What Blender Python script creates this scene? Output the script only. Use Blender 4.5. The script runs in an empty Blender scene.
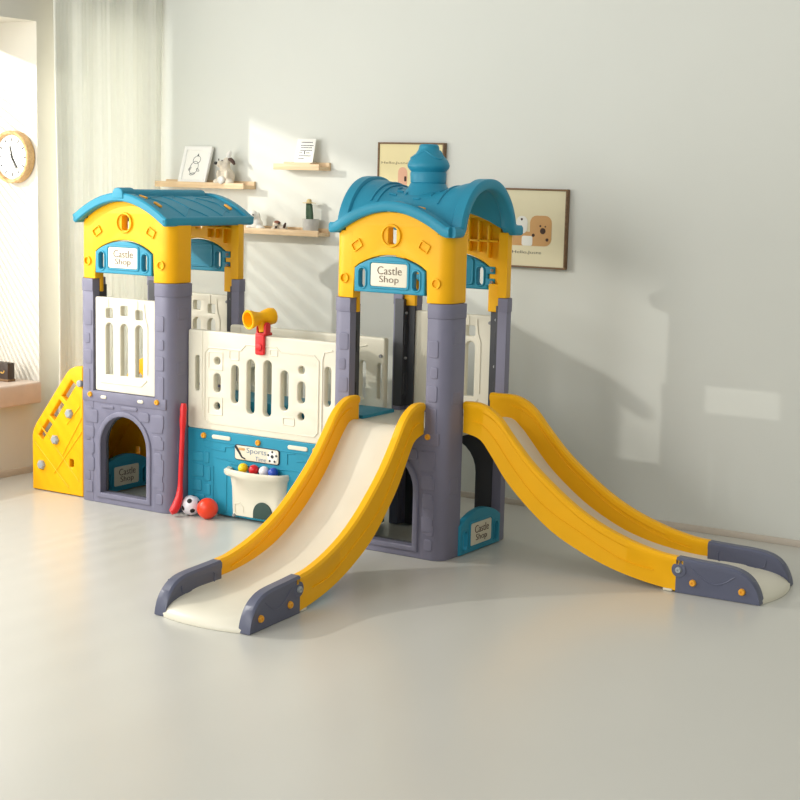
import bpy, bmesh, math, random
from mathutils import Matrix, Vector
random.seed(7)
PI = math.pi
scene = bpy.context.scene
COL = scene.collection

# ------------------------------------------------------------------ camera
cam_data = bpy.data.cameras.new('camera')
cam = bpy.data.objects.new('camera', cam_data)
COL.objects.link(cam)
cam_data.sensor_width = 36.0
cam_data.lens = 1564.0 * 36.0 / 800.0
cam_data.clip_start = 0.05
cam.matrix_world = Matrix(((0.8439655523742573, -0.09647530889239816, 0.5276501314125972, 3.30236),
                           (0.5358504623423811, 0.1072291588237308, -0.8374760829453051, -5.60350),
                           (0.024216284047540174, 0.9895425318156221, 0.14219405513191252, 1.63062),
                           (0, 0, 0, 1)))
scene.camera = cam

# ------------------------------------------------------------------ light
world = bpy.data.worlds.new('world')
scene.world = world
world.use_nodes = True
bg = world.node_tree.nodes['Background']
bg.inputs[0].default_value = (1.0, 0.99, 0.955, 1)
bg.inputs[1].default_value = 0.56

def add_light(name, kind, loc, target, energy, color, **kw):
    d = bpy.data.lights.new(name, kind)
    d.energy = energy
    d.color = color
    for k, v in kw.items():
        setattr(d, k, v)
    o = bpy.data.objects.new(name, d)
    COL.objects.link(o)
    o.location = loc
    o.rotation_euler = (Vector(target) - Vector(loc)).to_track_quat('-Z', 'Y').to_euler()
    return o

# low sun-like lamp outside the left window, throws the slat stripes on the walls
add_light('window_sun_lamp', 'SPOT', (-4.25, -1.90, 2.62), (-0.5, 0.6, 0.6), 390, (1.0, 0.965, 0.89),
          shadow_soft_size=0.026, spot_size=math.radians(100), spot_blend=0.1)
# unseen soft fill lamp, added left of the camera
add_light('fill_left', 'AREA', (-2.3, -5.6, 2.3), (-0.6, 0.6, 1.0), 190, (1.0, 0.99, 0.96),
          shape='RECTANGLE', size=3.2, size_y=2.6)
add_light('daylight_window', 'AREA', (-2.74, -1.30, 1.45), (0.2, 0.2, 0.6), 42, (1.0, 0.985, 0.94),
          shape='RECTANGLE', size=2.3, size_y=1.8)
add_light('fill_behind', 'AREA', (2.0, -8.5, 3.6), (-0.6, 0.3, 0.4), 45, (1.0, 0.99, 0.97),
          shape='RECTANGLE', size=4.5, size_y=2.6)  # fill lamp added behind the camera, also lifts the curtain

add_light('curtain_backlight', 'AREA', (-3.6, 0.88, 1.5), (0.0, 0.88, 1.5), 38, (1.0, 0.99, 0.95),
          shape='RECTANGLE', size=0.7, size_y=2.0)  # unseen lamp added to make the curtain glow from behind

scene.view_settings.view_transform = 'Standard'
scene.view_settings.look = 'None'
scene.view_settings.exposure = 0.0
scene.view_settings.gamma = 1.0
scene.view_settings.use_curve_mapping = False

# ------------------------------------------------------------------ materials
def lin(c):
    return tuple((v / 255 / 12.92) if v / 255 <= 0.04045 else ((v / 255 + 0.055) / 1.055) ** 2.4 for v in c)

def mat(name, rgb, rough=0.42, vary=0.05, scale=9.0, bump=0.03, bscale=180.0, spec=0.5, sss=0.0, coat=0.0):
    m = bpy.data.materials.new(name)
    m.use_nodes = True
    nt = m.node_tree
    b = nt.nodes['Principled BSDF']
    tc = nt.nodes.new('ShaderNodeTexCoord')
    n = nt.nodes.new('ShaderNodeTexNoise')
    n.inputs['Scale'].default_value = scale
    n.inputs['Detail'].default_value = 3.0
    nt.links.new(tc.outputs['Object'], n.inputs['Vector'])
    r = nt.nodes.new('ShaderNodeValToRGB')
    c = lin(rgb)
    r.color_ramp.elements[0].position = 0.3
    r.color_ramp.elements[1].position = 0.7
    r.color_ramp.elements[0].color = tuple(max(0, v * (1 - vary)) for v in c) + (1,)
    r.color_ramp.elements[1].color = tuple(min(1, v * (1 + vary)) for v in c) + (1,)
    nt.links.new(n.outputs['Fac'], r.inputs['Fac'])
    nt.links.new(r.outputs['Color'], b.inputs['Base Color'])
    b.inputs['Roughness'].default_value = rough
    b.inputs['Specular IOR Level'].default_value = spec
    if coat:
        b.inputs['Coat Weight'].default_value = coat
    if bump:
        n2 = nt.nodes.new('ShaderNodeTexNoise')
        n2.inputs['Scale'].default_value = bscale
        nt.links.new(tc.outputs['Object'], n2.inputs['Vector'])
        bp = nt.nodes.new('ShaderNodeBump')
        bp.inputs['Strength'].default_value = bump
        bp.inputs['Distance'].default_value = 0.004
        nt.links.new(n2.outputs['Fac'], bp.inputs['Height'])
        nt.links.new(bp.outputs['Normal'], b.inputs['Normal'])
    return m

def wood(name, rgb, dark, scale=(2.0, 30.0, 30.0), rough=0.5):
    m = bpy.data.materials.new(name)
    m.use_nodes = True
    nt = m.node_tree
    b = nt.nodes['Principled BSDF']
    tc = nt.nodes.new('ShaderNodeTexCoord')
    mp = nt.nodes.new('ShaderNodeMapping')
    mp.inputs['Scale'].default_value = scale
    n = nt.nodes.new('ShaderNodeTexNoise')
    n.inputs['Scale'].default_value = 3.0
    n.inputs['Detail'].default_value = 6.0
    r = nt.nodes.new('ShaderNodeValToRGB')
    r.color_ramp.elements[0].color = lin(dark) + (1,)
    r.color_ramp.elements[1].color = lin(rgb) + (1,)
    r.color_ramp.elements[0].position = 0.3
    r.color_ramp.elements[1].position = 0.6
    nt.links.new(tc.outputs['Object'], mp.inputs['Vector'])
    nt.links.new(mp.outputs['Vector'], n.inputs['Vector'])
    nt.links.new(n.outputs['Fac'], r.inputs['Fac'])
    nt.links.new(r.outputs['Color'], b.inputs['Base Color'])
    b.inputs['Roughness'].default_value = rough
    return m

M_WALL = mat('wall_paint', (221, 223, 216), 0.9, 0.008, 2.0, 0.05, 220, spec=0.2)
M_WALLL = mat('left_wall_paint', (216, 212, 200), 0.9, 0.01, 2.0, 0.05, 220, spec=0.2)
M_FLOOR = mat('polished_floor', (204, 203, 195), 0.26, 0.02, 0.8, 0.01, 30, spec=0.5)
M_BASE = mat('baseboard_paint', (206, 196, 182), 0.6, 0.02)
M_SILL = mat('sill_stone', (216, 196, 182), 0.5, 0.04, 14)
M_WHITEP = mat('white_frame_paint', (240, 240, 236), 0.5, 0.01)
M_YEL = mat('yellow_plastic', (246, 181, 2), 0.46, 0.02, spec=0.32)
M_TEAL = mat('teal_plastic', (40, 142, 172), 0.45, 0.03, spec=0.35)
M_LIL = mat('lilac_plastic', (122, 121, 141), 0.48, 0.03, spec=0.35)
M_PUR = mat('slate_plastic', (88, 92, 113), 0.42, 0.03)
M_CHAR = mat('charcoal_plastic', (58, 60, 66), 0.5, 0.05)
M_CREAM = mat('cream_plastic', (225, 220, 202), 0.40, 0.015)
M_ORANGE = mat('orange_plastic', (238, 166, 40), 0.4, 0.03)
M_RED = mat('red_plastic', (214, 28, 34), 0.38, 0.03)
M_CORAL = mat('coral_ball_plastic', (232, 62, 26), 0.35, 0.03)
M_BLUE = mat('blue_ball_plastic', (28, 72, 176), 0.3, 0.03)
M_BYEL = mat('yellow_ball_plastic', (236, 204, 10), 0.3, 0.03)
M_BRED = mat('red_ball_plastic', (206, 24, 36), 0.3, 0.03)
M_BWHT = mat('white_ball_plastic', (226, 226, 234), 0.3, 0.02)
M_BLACK = mat('black_plastic', (18, 18, 20), 0.4, 0.1)
M_GREY = mat('grey_plastic', (162, 168, 170), 0.4, 0.04)
M_STEEL = mat('bolt_steel', (150, 150, 152), 0.35, 0.05)
M_PLATE = mat('sign_plate', (224, 218, 198), 0.5, 0.02)
M_INK = mat('brown_ink', (100, 74, 56), 0.7, 0.05)
M_DINK = mat('dark_ink', (46, 48, 56), 0.7, 0.05)
M_BLUEINK = mat('blue_ink', (96, 120, 150), 0.7, 0.05)
M_WOOD = wood('light_oak', (232, 204, 164), (216, 184, 142))
M_DWOOD = wood('walnut', (124, 94, 62), (98, 70, 44))
M_CLOCKW = wood('clock_wood', (214, 176, 122), (194, 152, 98))
M_PAPER = mat('paper', (244, 243, 236), 0.8, 0.01)
M_ART = mat('cream_art_paper', (236, 222, 170), 0.6, 0.02)
M_ARTP = mat('pale_art_paper', (226, 218, 184), 0.6, 0.02)
M_TAN = mat('tan_paint', (206, 160, 104), 0.7, 0.03)
M_PINK = mat('pink_paint', (232, 180, 150), 0.7, 0.03)
M_APW = mat('white_paint', (238, 238, 230), 0.7, 0.01)
M_DBROWN = mat('dark_brown', (66, 44, 34), 0.7, 0.06)
M_FUR = mat('cream_plush', (224, 214, 196), 0.95, 0.08, 60, 0.5, 500)
M_FURW = mat('white_plush', (240, 238, 232), 0.95, 0.04, 60, 0.4, 500)
M_FURB = mat('brown_plush', (150, 96, 76), 0.95, 0.1, 60, 0.4, 500)
M_POT = mat('grey_concrete', (190, 188, 182), 0.85, 0.08, 40, 0.2, 300)
M_CACT = mat('cactus_green', (58, 84, 62), 0.7, 0.15, 40)
M_STRAW = mat('straw', (210, 190, 140), 0.8, 0.1, 50)
M_GOLD = mat('gold_mark', (222, 178, 90), 0.35, 0.05)
M_BOX = mat('dark_box_card', (62, 50, 42), 0.5, 0.08)
M_BLIND = mat('blind_slat', (238, 234, 222), 0.5, 0.02)

def curtain_mat():
    m = mat('sheer_curtain', (246, 246, 238), 0.9, 0.01, 20, 0.1, 400)
    nt = m.node_tree
    b = nt.nodes['Principled BSDF']
    out = nt.nodes['Material Output']
    t = nt.nodes.new('ShaderNodeBsdfTranslucent')
    t.inputs[0].default_value = (0.85, 0.85, 0.80, 1)
    mx = nt.nodes.new('ShaderNodeMixShader')
    mx.inputs[0].default_value = 0.40
    nt.links.new(b.outputs[0], mx.inputs[1])
    nt.links.new(t.outputs[0], mx.inputs[2])
    nt.links.new(mx.outputs[0], out.inputs['Surface'])
    return m
M_CURT = curtain_mat()

# ------------------------------------------------------------------ mesh helpers
def FRONT(y=0.0, x=0.0, z=0.0):   # u->X v->Z w->-Y
    return Matrix(((1, 0, 0, x), (0, 0, -1, y), (0, 1, 0, z), (0, 0, 0, 1)))
def BACK(y=0.0, x=0.0, z=0.0):    # u->-X v->Z w->+Y
    return Matrix(((-1, 0, 0, x), (0, 0, 1, y), (0, 1, 0, z), (0, 0, 0, 1)))
def SIDE(x=0.0, y=0.0, z=0.0):    # faces +X: u->Y v->Z w->X
    return Matrix(((0, 0, 1, x), (1, 0, 0, y), (0, 1, 0, z), (0, 0, 0, 1)))
def SIDEL(x=0.0, y=0.0, z=0.0):   # faces -X: u->-Y v->Z w->-X
    return Matrix(((0, 0, -1, x), (-1, 0, 0, y), (0, 1, 0, z), (0, 0, 0, 1)))
def PLAN(z=0.0, x=0.0, y=0.0):
    return Matrix.Translation((x, y, z))

def arcpts(cx, cy, r, a0, a1, n):
    return [(cx + r * math.cos(a0 + (a1 - a0) * i / n), cy + r * math.sin(a0 + (a1 - a0) * i / n)) for i in range(n + 1)]

def rrect(x0, y0, x1, y1, r, n=4):
    r = min(r, (x1 - x0) / 2 - 1e-5, (y1 - y0) / 2 - 1e-5)
    return (arcpts(x1 - r, y0 + r, r, -PI / 2, 0, n) + arcpts(x1 - r, y1 - r, r, 0, PI / 2, n) +
            arcpts(x0 + r, y1 - r, r, PI / 2, PI, n) + arcpts(x0 + r, y0 + r, r, PI, 1.5 * PI, n))

def stadium(cx, cy, w, h):
    return rrect(cx - w / 2, cy - h / 2, cx + w / 2, cy + h / 2, min(w, h) / 2, 6)

def circ(cx, cy, r, n=20):
    return arcpts(cx, cy, r, 0, 2 * PI * (n - 1) / n, n - 1)

def archloop(x0, y0, x1, ytop, n=14):
    r = (x1 - x0) / 2
    return [(x0, y0), (x1, y0)] + arcpts((x0 + x1) / 2, ytop - r, r, 0, PI, n)

def archslot(cx, y0, y1, w):
    return archloop(cx - w / 2, y0, cx + w / 2, y1, 8)

def shallow(x0, y0, x1, yside, ytop, n=14):
    pts = [(x0, y0), (x1, y0)]
    for i in range(n + 1):
        f = i / n
        pts.append((x1 + (x0 - x1) * f, yside + (ytop - yside) * math.sin(PI * f) ** 0.8))
    return pts

def interp(tab, s):
    if s <= tab[0][0]:
        return tab[0][1]
    for i in range(len(tab) - 1):
        (a, b), (c, d) = tab[i], tab[i + 1]
        if s <= c:
            m0 = (tab[i + 1][1] - tab[i - 1][1]) / (tab[i + 1][0] - tab[i - 1][0]) if i > 0 else (d - b) / (c - a)
            m1 = (tab[i + 2][1] - b) / (tab[i + 2][0] - a) if i + 2 < len(tab) else (d - b) / (c - a)
            h = c - a
            t = (s - a) / h
            return (2 * t ** 3 - 3 * t * t + 1) * b + (t ** 3 - 2 * t * t + t) * h * m0 + (-2 * t ** 3 + 3 * t * t) * d + (t ** 3 - t * t) * h * m1
    return tab[-1][1]

class MB:
    def __init__(self):
        self.bm = bmesh.new()
    def _addmesh(self, me, M):
        n0 = len(self.bm.verts)
        self.bm.from_mesh(me)
        self.bm.verts.ensure_lookup_table()
        vs = self.bm.verts[n0:]
        bmesh.ops.transform(self.bm, matrix=M, verts=vs)
        bpy.data.meshes.remove(me)
        return vs
    def sheet(self, loops, thick, M, bev=0.004, res=2):
        cu = bpy.data.curves.new('tmp', 'CURVE')
        cu.dimensions = '2D'
        cu.fill_mode = 'BOTH'
        bev = min(bev, thick / 2 - 1e-5)
        cu.extrude = thick / 2 - bev
        cu.bevel_depth = bev
        cu.bevel_resolution = res
        cu.offset = -bev
        for lp in loops:
            pts = []
            for p in lp:
                if not pts or (abs(p[0] - pts[-1][0]) + abs(p[1] - pts[-1][1])) > 1e-6:
                    pts.append(p)
            if abs(pts[0][0] - pts[-1][0]) + abs(pts[0][1] - pts[-1][1]) < 1e-6:
                pts.pop()
            s = cu.splines.new('POLY')
            s.points.add(len(pts) - 1)
            for i, p in enumerate(pts):
                s.points[i].co = (p[0], p[1], 0, 1)
            s.use_cyclic_u = True
        o = bpy.data.objects.new('tmp', cu)
        me = bpy.data.meshes.new_from_object(o)
        bpy.data.objects.remove(o)
        bpy.data.curves.remove(cu)
        xa, xb = min(p[0] for p in loops[0]), max(p[0] for p in loops[0])
        ya, yb = min(p[1] for p in loops[0]), max(p[1] for p in loops[0])
        for v in me.vertices:
            v.co.x = min(xb, max(xa, v.co.x)); v.co.y = min(yb, max(ya, v.co.y))
        return self._addmesh(me, M)
    def text(self, body, M, width=None, height=None, thick=0.0015, thin=-0.012):
        cu = bpy.data.curves.new('tmp', 'FONT')
        cu.body = body
        cu.align_x = 'CENTER'
        cu.align_y = 'CENTER'
        cu.extrude = thick / 2
        cu.offset = thin
        cu.resolution_u = 3
        o = bpy.data.objects.new('tmp', cu)
        me = bpy.data.meshes.new_from_object(o)
        bpy.data.objects.remove(o)
        bpy.data.curves.remove(cu)
        xs = [v.co.x for v in me.vertices]; ys = [v.co.y for v in me.vertices]
        w = max(xs) - min(xs); h = max(ys) - min(ys)
        sx = width / w if width else height / h
        sy = height / h if height else sx
        S = Matrix.Diagonal((sx, sy, 1, 1)) @ Matrix.Translation((-(max(xs) + min(xs)) / 2, -(max(ys) + min(ys)) / 2, 0))
        return self._addmesh(me, M @ S)
    def box(self, x0, x1, y0, y1, z0, z1, bev=0.0, seg=2, M=None):
        t = bmesh.new()
        bmesh.ops.create_cube(t, size=1)
        for v in t.verts:
            v.co = Vector(((x0 + x1) / 2 + v.co.x * (x1 - x0), (y0 + y1) / 2 + v.co.y * (y1 - y0), (z0 + z1) / 2 + v.co.z * (z1 - z0)))
        t.normal_update()
        if bev > 0:
            bmesh.ops.bevel(t, geom=list(t.edges), offset=bev, segments=seg, profile=0.5, affect='EDGES')
        me = bpy.data.meshes.new('tmp')
        t.to_mesh(me)
        t.free()
        self._addmesh(me, M if M is not None else Matrix())
    def loft(self, rings, cap=True, closed=True):
        R = [[self.bm.verts.new(p) for p in ring] for ring in rings]
        n = len(R[0])
        fs = []
        for a, b in zip(R, R[1:]):
            for i in range(n if closed else n - 1):
                j = (i + 1) % n
                try:
                    fs.append(self.bm.faces.new((a[i], a[j], b[j], b[i])))
                except ValueError:
                    pass
        if cap:
            fs.append(self.bm.faces.new(list(reversed(R[0]))))
            fs.append(self.bm.faces.new(R[-1]))
        bmesh.ops.recalc_face_normals(self.bm, faces=fs)
    def tube(self, pts, rad, n=10):
        pts = [Vector(p) for p in pts]
        rings = []
        up = None
        for i, p in enumerate(pts):
            d = (pts[min(i + 1, len(pts) - 1)] - pts[max(i - 1, 0)]).normalized()
            if up is None:
                up = d.orthogonal().normalized()
            up = (up - d * up.dot(d)).normalized()
            s = d.cross(up)
            r = rad[i] if isinstance(rad, (list, tuple)) else rad
            rings.append([p + (up * math.cos(2 * PI * k / n) + s * math.sin(2 * PI * k / n)) * r for k in range(n)])
        self.loft(rings)
    def lathe(self, prof, M=Matrix(), n=32, wob=None):
        rings = []
        for (r, z) in prof:
            rings.append([M @ Vector((max(r, 1e-4) * math.cos(2 * PI * k / n), max(r, 1e-4) * math.sin(2 * PI * k / n), z)) for k in range(n)])
        self.loft(rings)
    def ball(self, c, r, u=24, v=16, scale=(1, 1, 1), rot=None):
        M = Matrix.Translation(c)
        if rot is not None:
            M = M @ rot
        M = M @ Matrix.Diagonal((r * scale[0], r * scale[1], r * scale[2], 1))
        bmesh.ops.create_uvsphere(self.bm, u_segments=u, v_segments=v, radius=1, matrix=M)
    def slab(self, f, g, nu, nv):
        """closed slab between top surface f(u,v) and bottom surface g(u,v)"""
        T = [[self.bm.verts.new(f(i / nu, j / nv)) for j in range(nv + 1)] for i in range(nu + 1)]
        B = [[self.bm.verts.new(g(i / nu, j / nv)) for j in range(nv + 1)] for i in range(nu + 1)]
        fs = []
        for i in range(nu):
            for j in range(nv):
                fs.append(self.bm.faces.new((T[i][j], T[i + 1][j], T[i + 1][j + 1], T[i][j + 1])))
                fs.append(self.bm.faces.new((B[i][j], B[i][j + 1], B[i + 1][j + 1], B[i + 1][j])))
        for i in range(nu):
            for j in (0, nv):
                fs.append(self.bm.faces.new((T[i][j], B[i][j], B[i + 1][j], T[i + 1][j])))
        for j in range(nv):
            for i in (0, nu):
                fs.append(self.bm.faces.new((T[i][j], T[i][j + 1], B[i][j + 1], B[i][j])))
        bmesh.ops.recalc_face_normals(self.bm, faces=fs)

WLOC = {}
def build(name, mb, material, parent=None, label=None, smooth=35.0):
    bm = mb.bm if isinstance(mb, MB) else mb
    bmesh.ops.remove_doubles(bm, verts=bm.verts, dist=2e-5)
    xs = [v.co for v in bm.verts]
    c = Vector(((min(v.x for v in xs) + max(v.x for v in xs)) / 2, (min(v.y for v in xs) + max(v.y for v in xs)) / 2, min(v.z for v in xs)))
    bmesh.ops.translate(bm, vec=-c, verts=bm.verts)
    me = bpy.data.meshes.new(name)
    bm.to_mesh(me)
    bm.free()
    me.materials.append(material)
    for p in me.polygons:
        p.use_smooth = True
    me.set_sharp_from_angle(angle=math.radians(smooth))
    o = bpy.data.objects.new(name, me)
    COL.objects.link(o)
    o.location = c - (WLOC[parent.name] if parent else Vector((0, 0, 0)))
    WLOC[o.name] = c
    if parent:
        o.parent = parent
    if label:
        o['label'] = label
    return o

def blob(ells, vox=0.004):
    """one continuous organic surface from ellipsoids (centre, radii)"""
    mb = MB()
    for c, r in ells:
        mb.ball(c, 1.0, 18, 12, r)
    me = bpy.data.meshes.new('tmp')
    mb.bm.to_mesh(me); mb.bm.free()
    o = bpy.data.objects.new('tmp', me)
    COL.objects.link(o)
    md = o.modifiers.new('r', 'REMESH'); md.mode = 'VOXEL'; md.voxel_size = vox
    sm = o.modifiers.new('s', 'SMOOTH'); sm.iterations = 6; sm.factor = 0.5
    dg = bpy.context.evaluated_depsgraph_get()
    me2 = bpy.data.meshes.new_from_object(o.evaluated_get(dg))
    out = MB()
    out.bm.from_mesh(me2)
    bpy.data.objects.remove(o); bpy.data.meshes.remove(me); bpy.data.meshes.remove(me2)
    return out

def tag(o, label, cat, group=None):
    o['label'] = label
    o['category'] = cat
    if group:
        o['group'] = group
    return o

def thing(name, loc, label, cat, group=None):
    o = bpy.data.objects.new(name, None)
    COL.objects.link(o)
    o.empty_display_size = 0.05
    o.location = loc
    WLOC[o.name] = Vector(loc)
    return tag(o, label, cat, group)

def struct(name, mb, material):
    o = build(name, mb, material)
    o['kind'] = 'structure'
    return o

# ------------------------------------------------------------------ room shell
XL, YB = -2.79, 1.265
mb = MB(); mb.box(-3.0, 5.0, -8.0, YB + 0.12, -0.10, 0.0); struct('floor', mb, M_FLOOR)
mb = MB(); mb.box(XL - 0.6, 5.0, YB, YB + 0.12, 0.0, 3.3); struct('wall_back', mb, M_WALL)
WY0, WY1, WZ0, WZ1 = -2.6, 0.42, 0.495, 2.38
mb = MB()
mb.box(XL - 0.55, XL, WY1, 0.58, 0.0, 3.3)
mb.box(XL - 0.55, XL, 1.18, YB, 0.0, 3.3)
mb.box(XL - 0.55, XL, 0.58, 1.18, 0.0, WZ0)
mb.box(XL - 0.55, XL, 0.58, 1.18, WZ1, 3.3)
mb.box(XL - 0.55, XL, -8.0, WY0, 0.0, 3.3)
mb.box(XL - 0.55, XL, WY0, WY1, WZ1, 3.3)
mb.box(XL - 0.55, XL, WY0, WY1, 0.0, WZ0 - 0.11)
struct('wall_left', mb, M_WALLL)
mb = MB(); mb.box(XL, 5.0, YB - 0.012, YB, 0.0, 0.030, 0.002); struct('baseboard_back', mb, M_BASE)
mb = MB(); mb.box(XL, XL + 0.012, -8.0, YB - 0.012, 0.0, 0.035, 0.002); struct('baseboard_left', mb, M_BASE)
mb = MB(); mb.box(XL - 0.5, XL + 0.065, WY0, 0.375, WZ0 - 0.115, WZ0, 0.012, 3); struct('trim_1', mb, M_SILL)
mb = MB()
xf = XL - 0.50
for (a, b, c, d) in ((WY0, WY1, WZ0, WZ0 + 0.06), (WY0, WY1, WZ1 - 0.06, WZ1), (WY0, WY0 + 0.06, WZ0, WZ1), (WY1 - 0.06, WY1, WZ0, WZ1)):
    mb.box(xf - 0.04, xf + 0.02, a, b, c, d, 0.003)
struct('window_1', mb, M_WHITEP)
mb = MB()  # window added behind the curtain so light comes through the cloth
for (a, b, c, d) in ((0.58, 1.18, WZ0, WZ0 + 0.05), (0.58, 1.18, WZ1 - 0.05, WZ1), (0.58, 0.63, WZ0, WZ1), (1.13, 1.18, WZ0, WZ1)):
    mb.box(xf - 0.04, xf + 0.02, a, b, c, d, 0.003)
struct('added_window', mb, M_WHITEP)
mb = MB(); mb.box(5.0, 5.12, -8.0, YB + 0.12, 0.0, 3.3); struct('wall_right', mb, M_WALL)

# venetian blind with tilted slats hanging in the window
bl = thing('venetian_blind', (XL - 0.40, -1.05, WZ1 - 0.02), 'white horizontal slat blind hanging in the left window recess', 'blind')
mb = MB(); mb.box(XL - 0.425, XL - 0.365, WY0 + 0.01, WY1 - 0.07, 2.30, WZ1 - 0.002, 0.004); build('headrail', mb, M_BLIND, bl)
mb = MB()
z = 0.54
while z < 2.29:
    Mx = Matrix.Translation((XL - 0.395, 0, z)) @ Matrix.Rotation(math.radians(18), 4, 'Y')
    mb.box(-0.011, 0.011, WY0 + 0.01, WY1 - 0.07, -0.001, 0.001, M=Mx)
    z += 0.046
build('slats', mb, M_BLIND, bl)

# curtain
mb = MB()
def cx_(v):
        return XL + 0.140 + 0.010 * math.sin(v * 2 * PI * 4.3 + 1.2) + 0.004 * math.sin(v * 2 * PI * 10.1 + 0.4) + 0.002 * math.sin(v * 2 * PI * 27.0)
def cu_t(u, v):
    return Vector((cx_(v) + 0.004 * math.sin(7 * u + 9 * v), 0.405 + 0.830 * v + 0.012 * math.sin(5 * u) * (1 - v), 0.012 + 3.2 * u))
mb.slab(cu_t, lambda u, v: cu_t(u, v) - Vector((0.003, 0, 0)), 24, 200)
tag(build('curtain', mb, M_CURT, smooth=60), 'sheer white floor length curtain hanging in soft folds beside the window', 'curtain')

# ------------------------------------------------------------------ the climbing playset
PS = thing('climbing_playset', (-1.05, 0.30, 0.0),
           'large plastic children playset with two castle towers, fence bridge, climbing ramp and two yellow slides', 'playset')
W = 0.594
TA, TB = 0.10, 0.148          # post leg widths: front/back face, side face
LOX, ROX = -2.101, -0.594     # left edges of the two towers
ZD, ZS = 0.557, 1.10          # deck height, top of the lilac posts

def lplan(cx, cy, sx, sy, a=TA, b=TB, t=0.045, r=0.058, off=0.0):
    pts = [(a, -off)] + [(r + (r + off) * math.cos(q), r + (r + off) * math.sin(q)) for q in [(1.5 * PI - i * PI / 2 / 6) for i in range(7)]]
    pts += [(-off, b), (t, b), (t, t), (a, t)]
    return [(cx + sx * p[0], cy + sy * p[1]) for p in pts]

def lplan_in(cx, cy, sx, sy, a=TA, b=TB, t=0.0445, d=0.012):
    pts = [(t, t), (a - 0.004, t), (a - 0.004, t + d), (t + d, t + d), (t + d, b - 0.004), (t, b - 0.004)]
    return [(cx + sx * p[0], cy + sy * p[1]) for p in pts]

def bolt(parent, M, r=0.011, material=None, name='bolt_cap', label=None):
    b = MB()
    b.lathe([(r, -0.004), (r, 0.005), (r * 0.8, 0.009), (r * 0.35, 0.009), (r * 0.3, 0.006), (0.0005, 0.006)], M, 16)
    return build(name, b, material or M_ORANGE, parent, label)

STONES = [(0.13, 0.05, 0), (0.22, 0.085, 1), (0.33, 0.05, 0), (0.44, 0.07, 1), (0.60, 0.12, 0), (0.72, 0.07, 1), (0.81, 0.05, 0), (0.91, 0.075, 1)]

def post(ox, cxn, cyn):
    """cxn 0 left / 1 right, cyn 0 front / 1 back"""
    cx = ox + W * cxn; cy = W * cyn
    sx = 1 if cxn == 0 else -1
    sy = 1 if cyn == 0 else -1
    b = MB()
    tb = TB if cyn == 0 else 0.086
    b.sheet([lplan(cx, cy, sx, sy, b=tb)], ZS - 0.06, PLAN((ZS - 0.06) / 2), 0.004)
    b.sheet([lplan(cx, cy, sx, sy, b=tb, off=0.003)], 0.062, PLAN(ZS - 0.031), 0.003)
    if cyn == 0:     # stones pressed into the front faces
        for (zc, h, k) in STONES:
            w = 0.062 if k else 0.045
            w *= 0.8
            u0 = cx + 0.044 if sx > 0 else cx - 0.044 - w
            b.sheet([rrect(u0, zc - h / 2, u0 + w, zc + h / 2, 0.010)], 0.012, FRONT(cy + 0.0032), 0.0025)
    if cxn == 1 and cyn == 0:
        for (zc, h) in ((0.70, 0.06), (0.96, 0.06), (0.32, 0.07)):
            b.sheet([rrect(0.05, zc - h / 2, 0.12, zc + h / 2, 0.010)], 0.012, SIDE(cx - 0.0045), 0.003)
    p = build('corner_post', b, M_LIL, PS)
    # hollow inner face
    li = MB()
    loop = lplan_in(cx, cy, sx, sy, b=tb)
    if cyn == 1 and cxn == 0:      # the hollow leg end shows its charcoal inside
        t_, d_ = 0.0445, 0.012
        loop = [(cx + sx * p, cy + sy * q) for p, q in ((t_, t_), (TA - 0.004, t_), (TA - 0.004, t_ + d_), (t_ + d_, t_ + d_), (t_ + d_, tb + 0.006), (0.010, tb + 0.006), (0.010, tb + 0.0005), (t_, tb + 0.0005))]
    li.sheet([loop], 0.50, PLAN(0.815), 0.003)
    for zc in (0.67, 0.90):   # ribbed slots on the inside of the side leg
        yy = cy + sy * (0.105 if cyn == 0 else 0.070)
        li.sheet([stadium(yy, zc, 0.026, 0.11), stadium(yy, zc, 0.016, 0.10)], 0.008,
                 SIDE(cx + sx * 0.0575), 0.002)
    build('post_liner', li, M_CHAR, p, 'charcoal hollow inside of the corner post')
    for zc in (0.79, 1.00):
        Mx = Matrix.Translation((cx + sx * 0.0565, cy + sy * 0.070, zc)) @ Matrix.Rotation(sx * PI / 2, 4, 'Y')
        bolt(p, Mx, 0.007, M_STEEL, 'screw')
    return p

for ox in (LOX, ROX):
    for a in (0, 1):
        for c in (0, 1):
            post(ox, a, c)

def arc_top(u, rise=0.10, base=1.376, hw=0.30):
    q = min(1.0, abs(u) / hw)
    return base + rise * math.cos(q * PI / 2) ** 0.75

def shop_text(M, sub, flip=False, w=0.122):
    t = MB()
    t.text('Castle', M @ Matrix.Translation((0.004, 0.020, 0)), width=w, height=0.034)
    t.text('Shop', M @ Matrix.Translation((0.002, -0.021, 0)), width=w * 0.80, height=0.036)
    return build('lettering', t, M_INK, sub, 'thin brown hand drawn style lettering')

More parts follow.
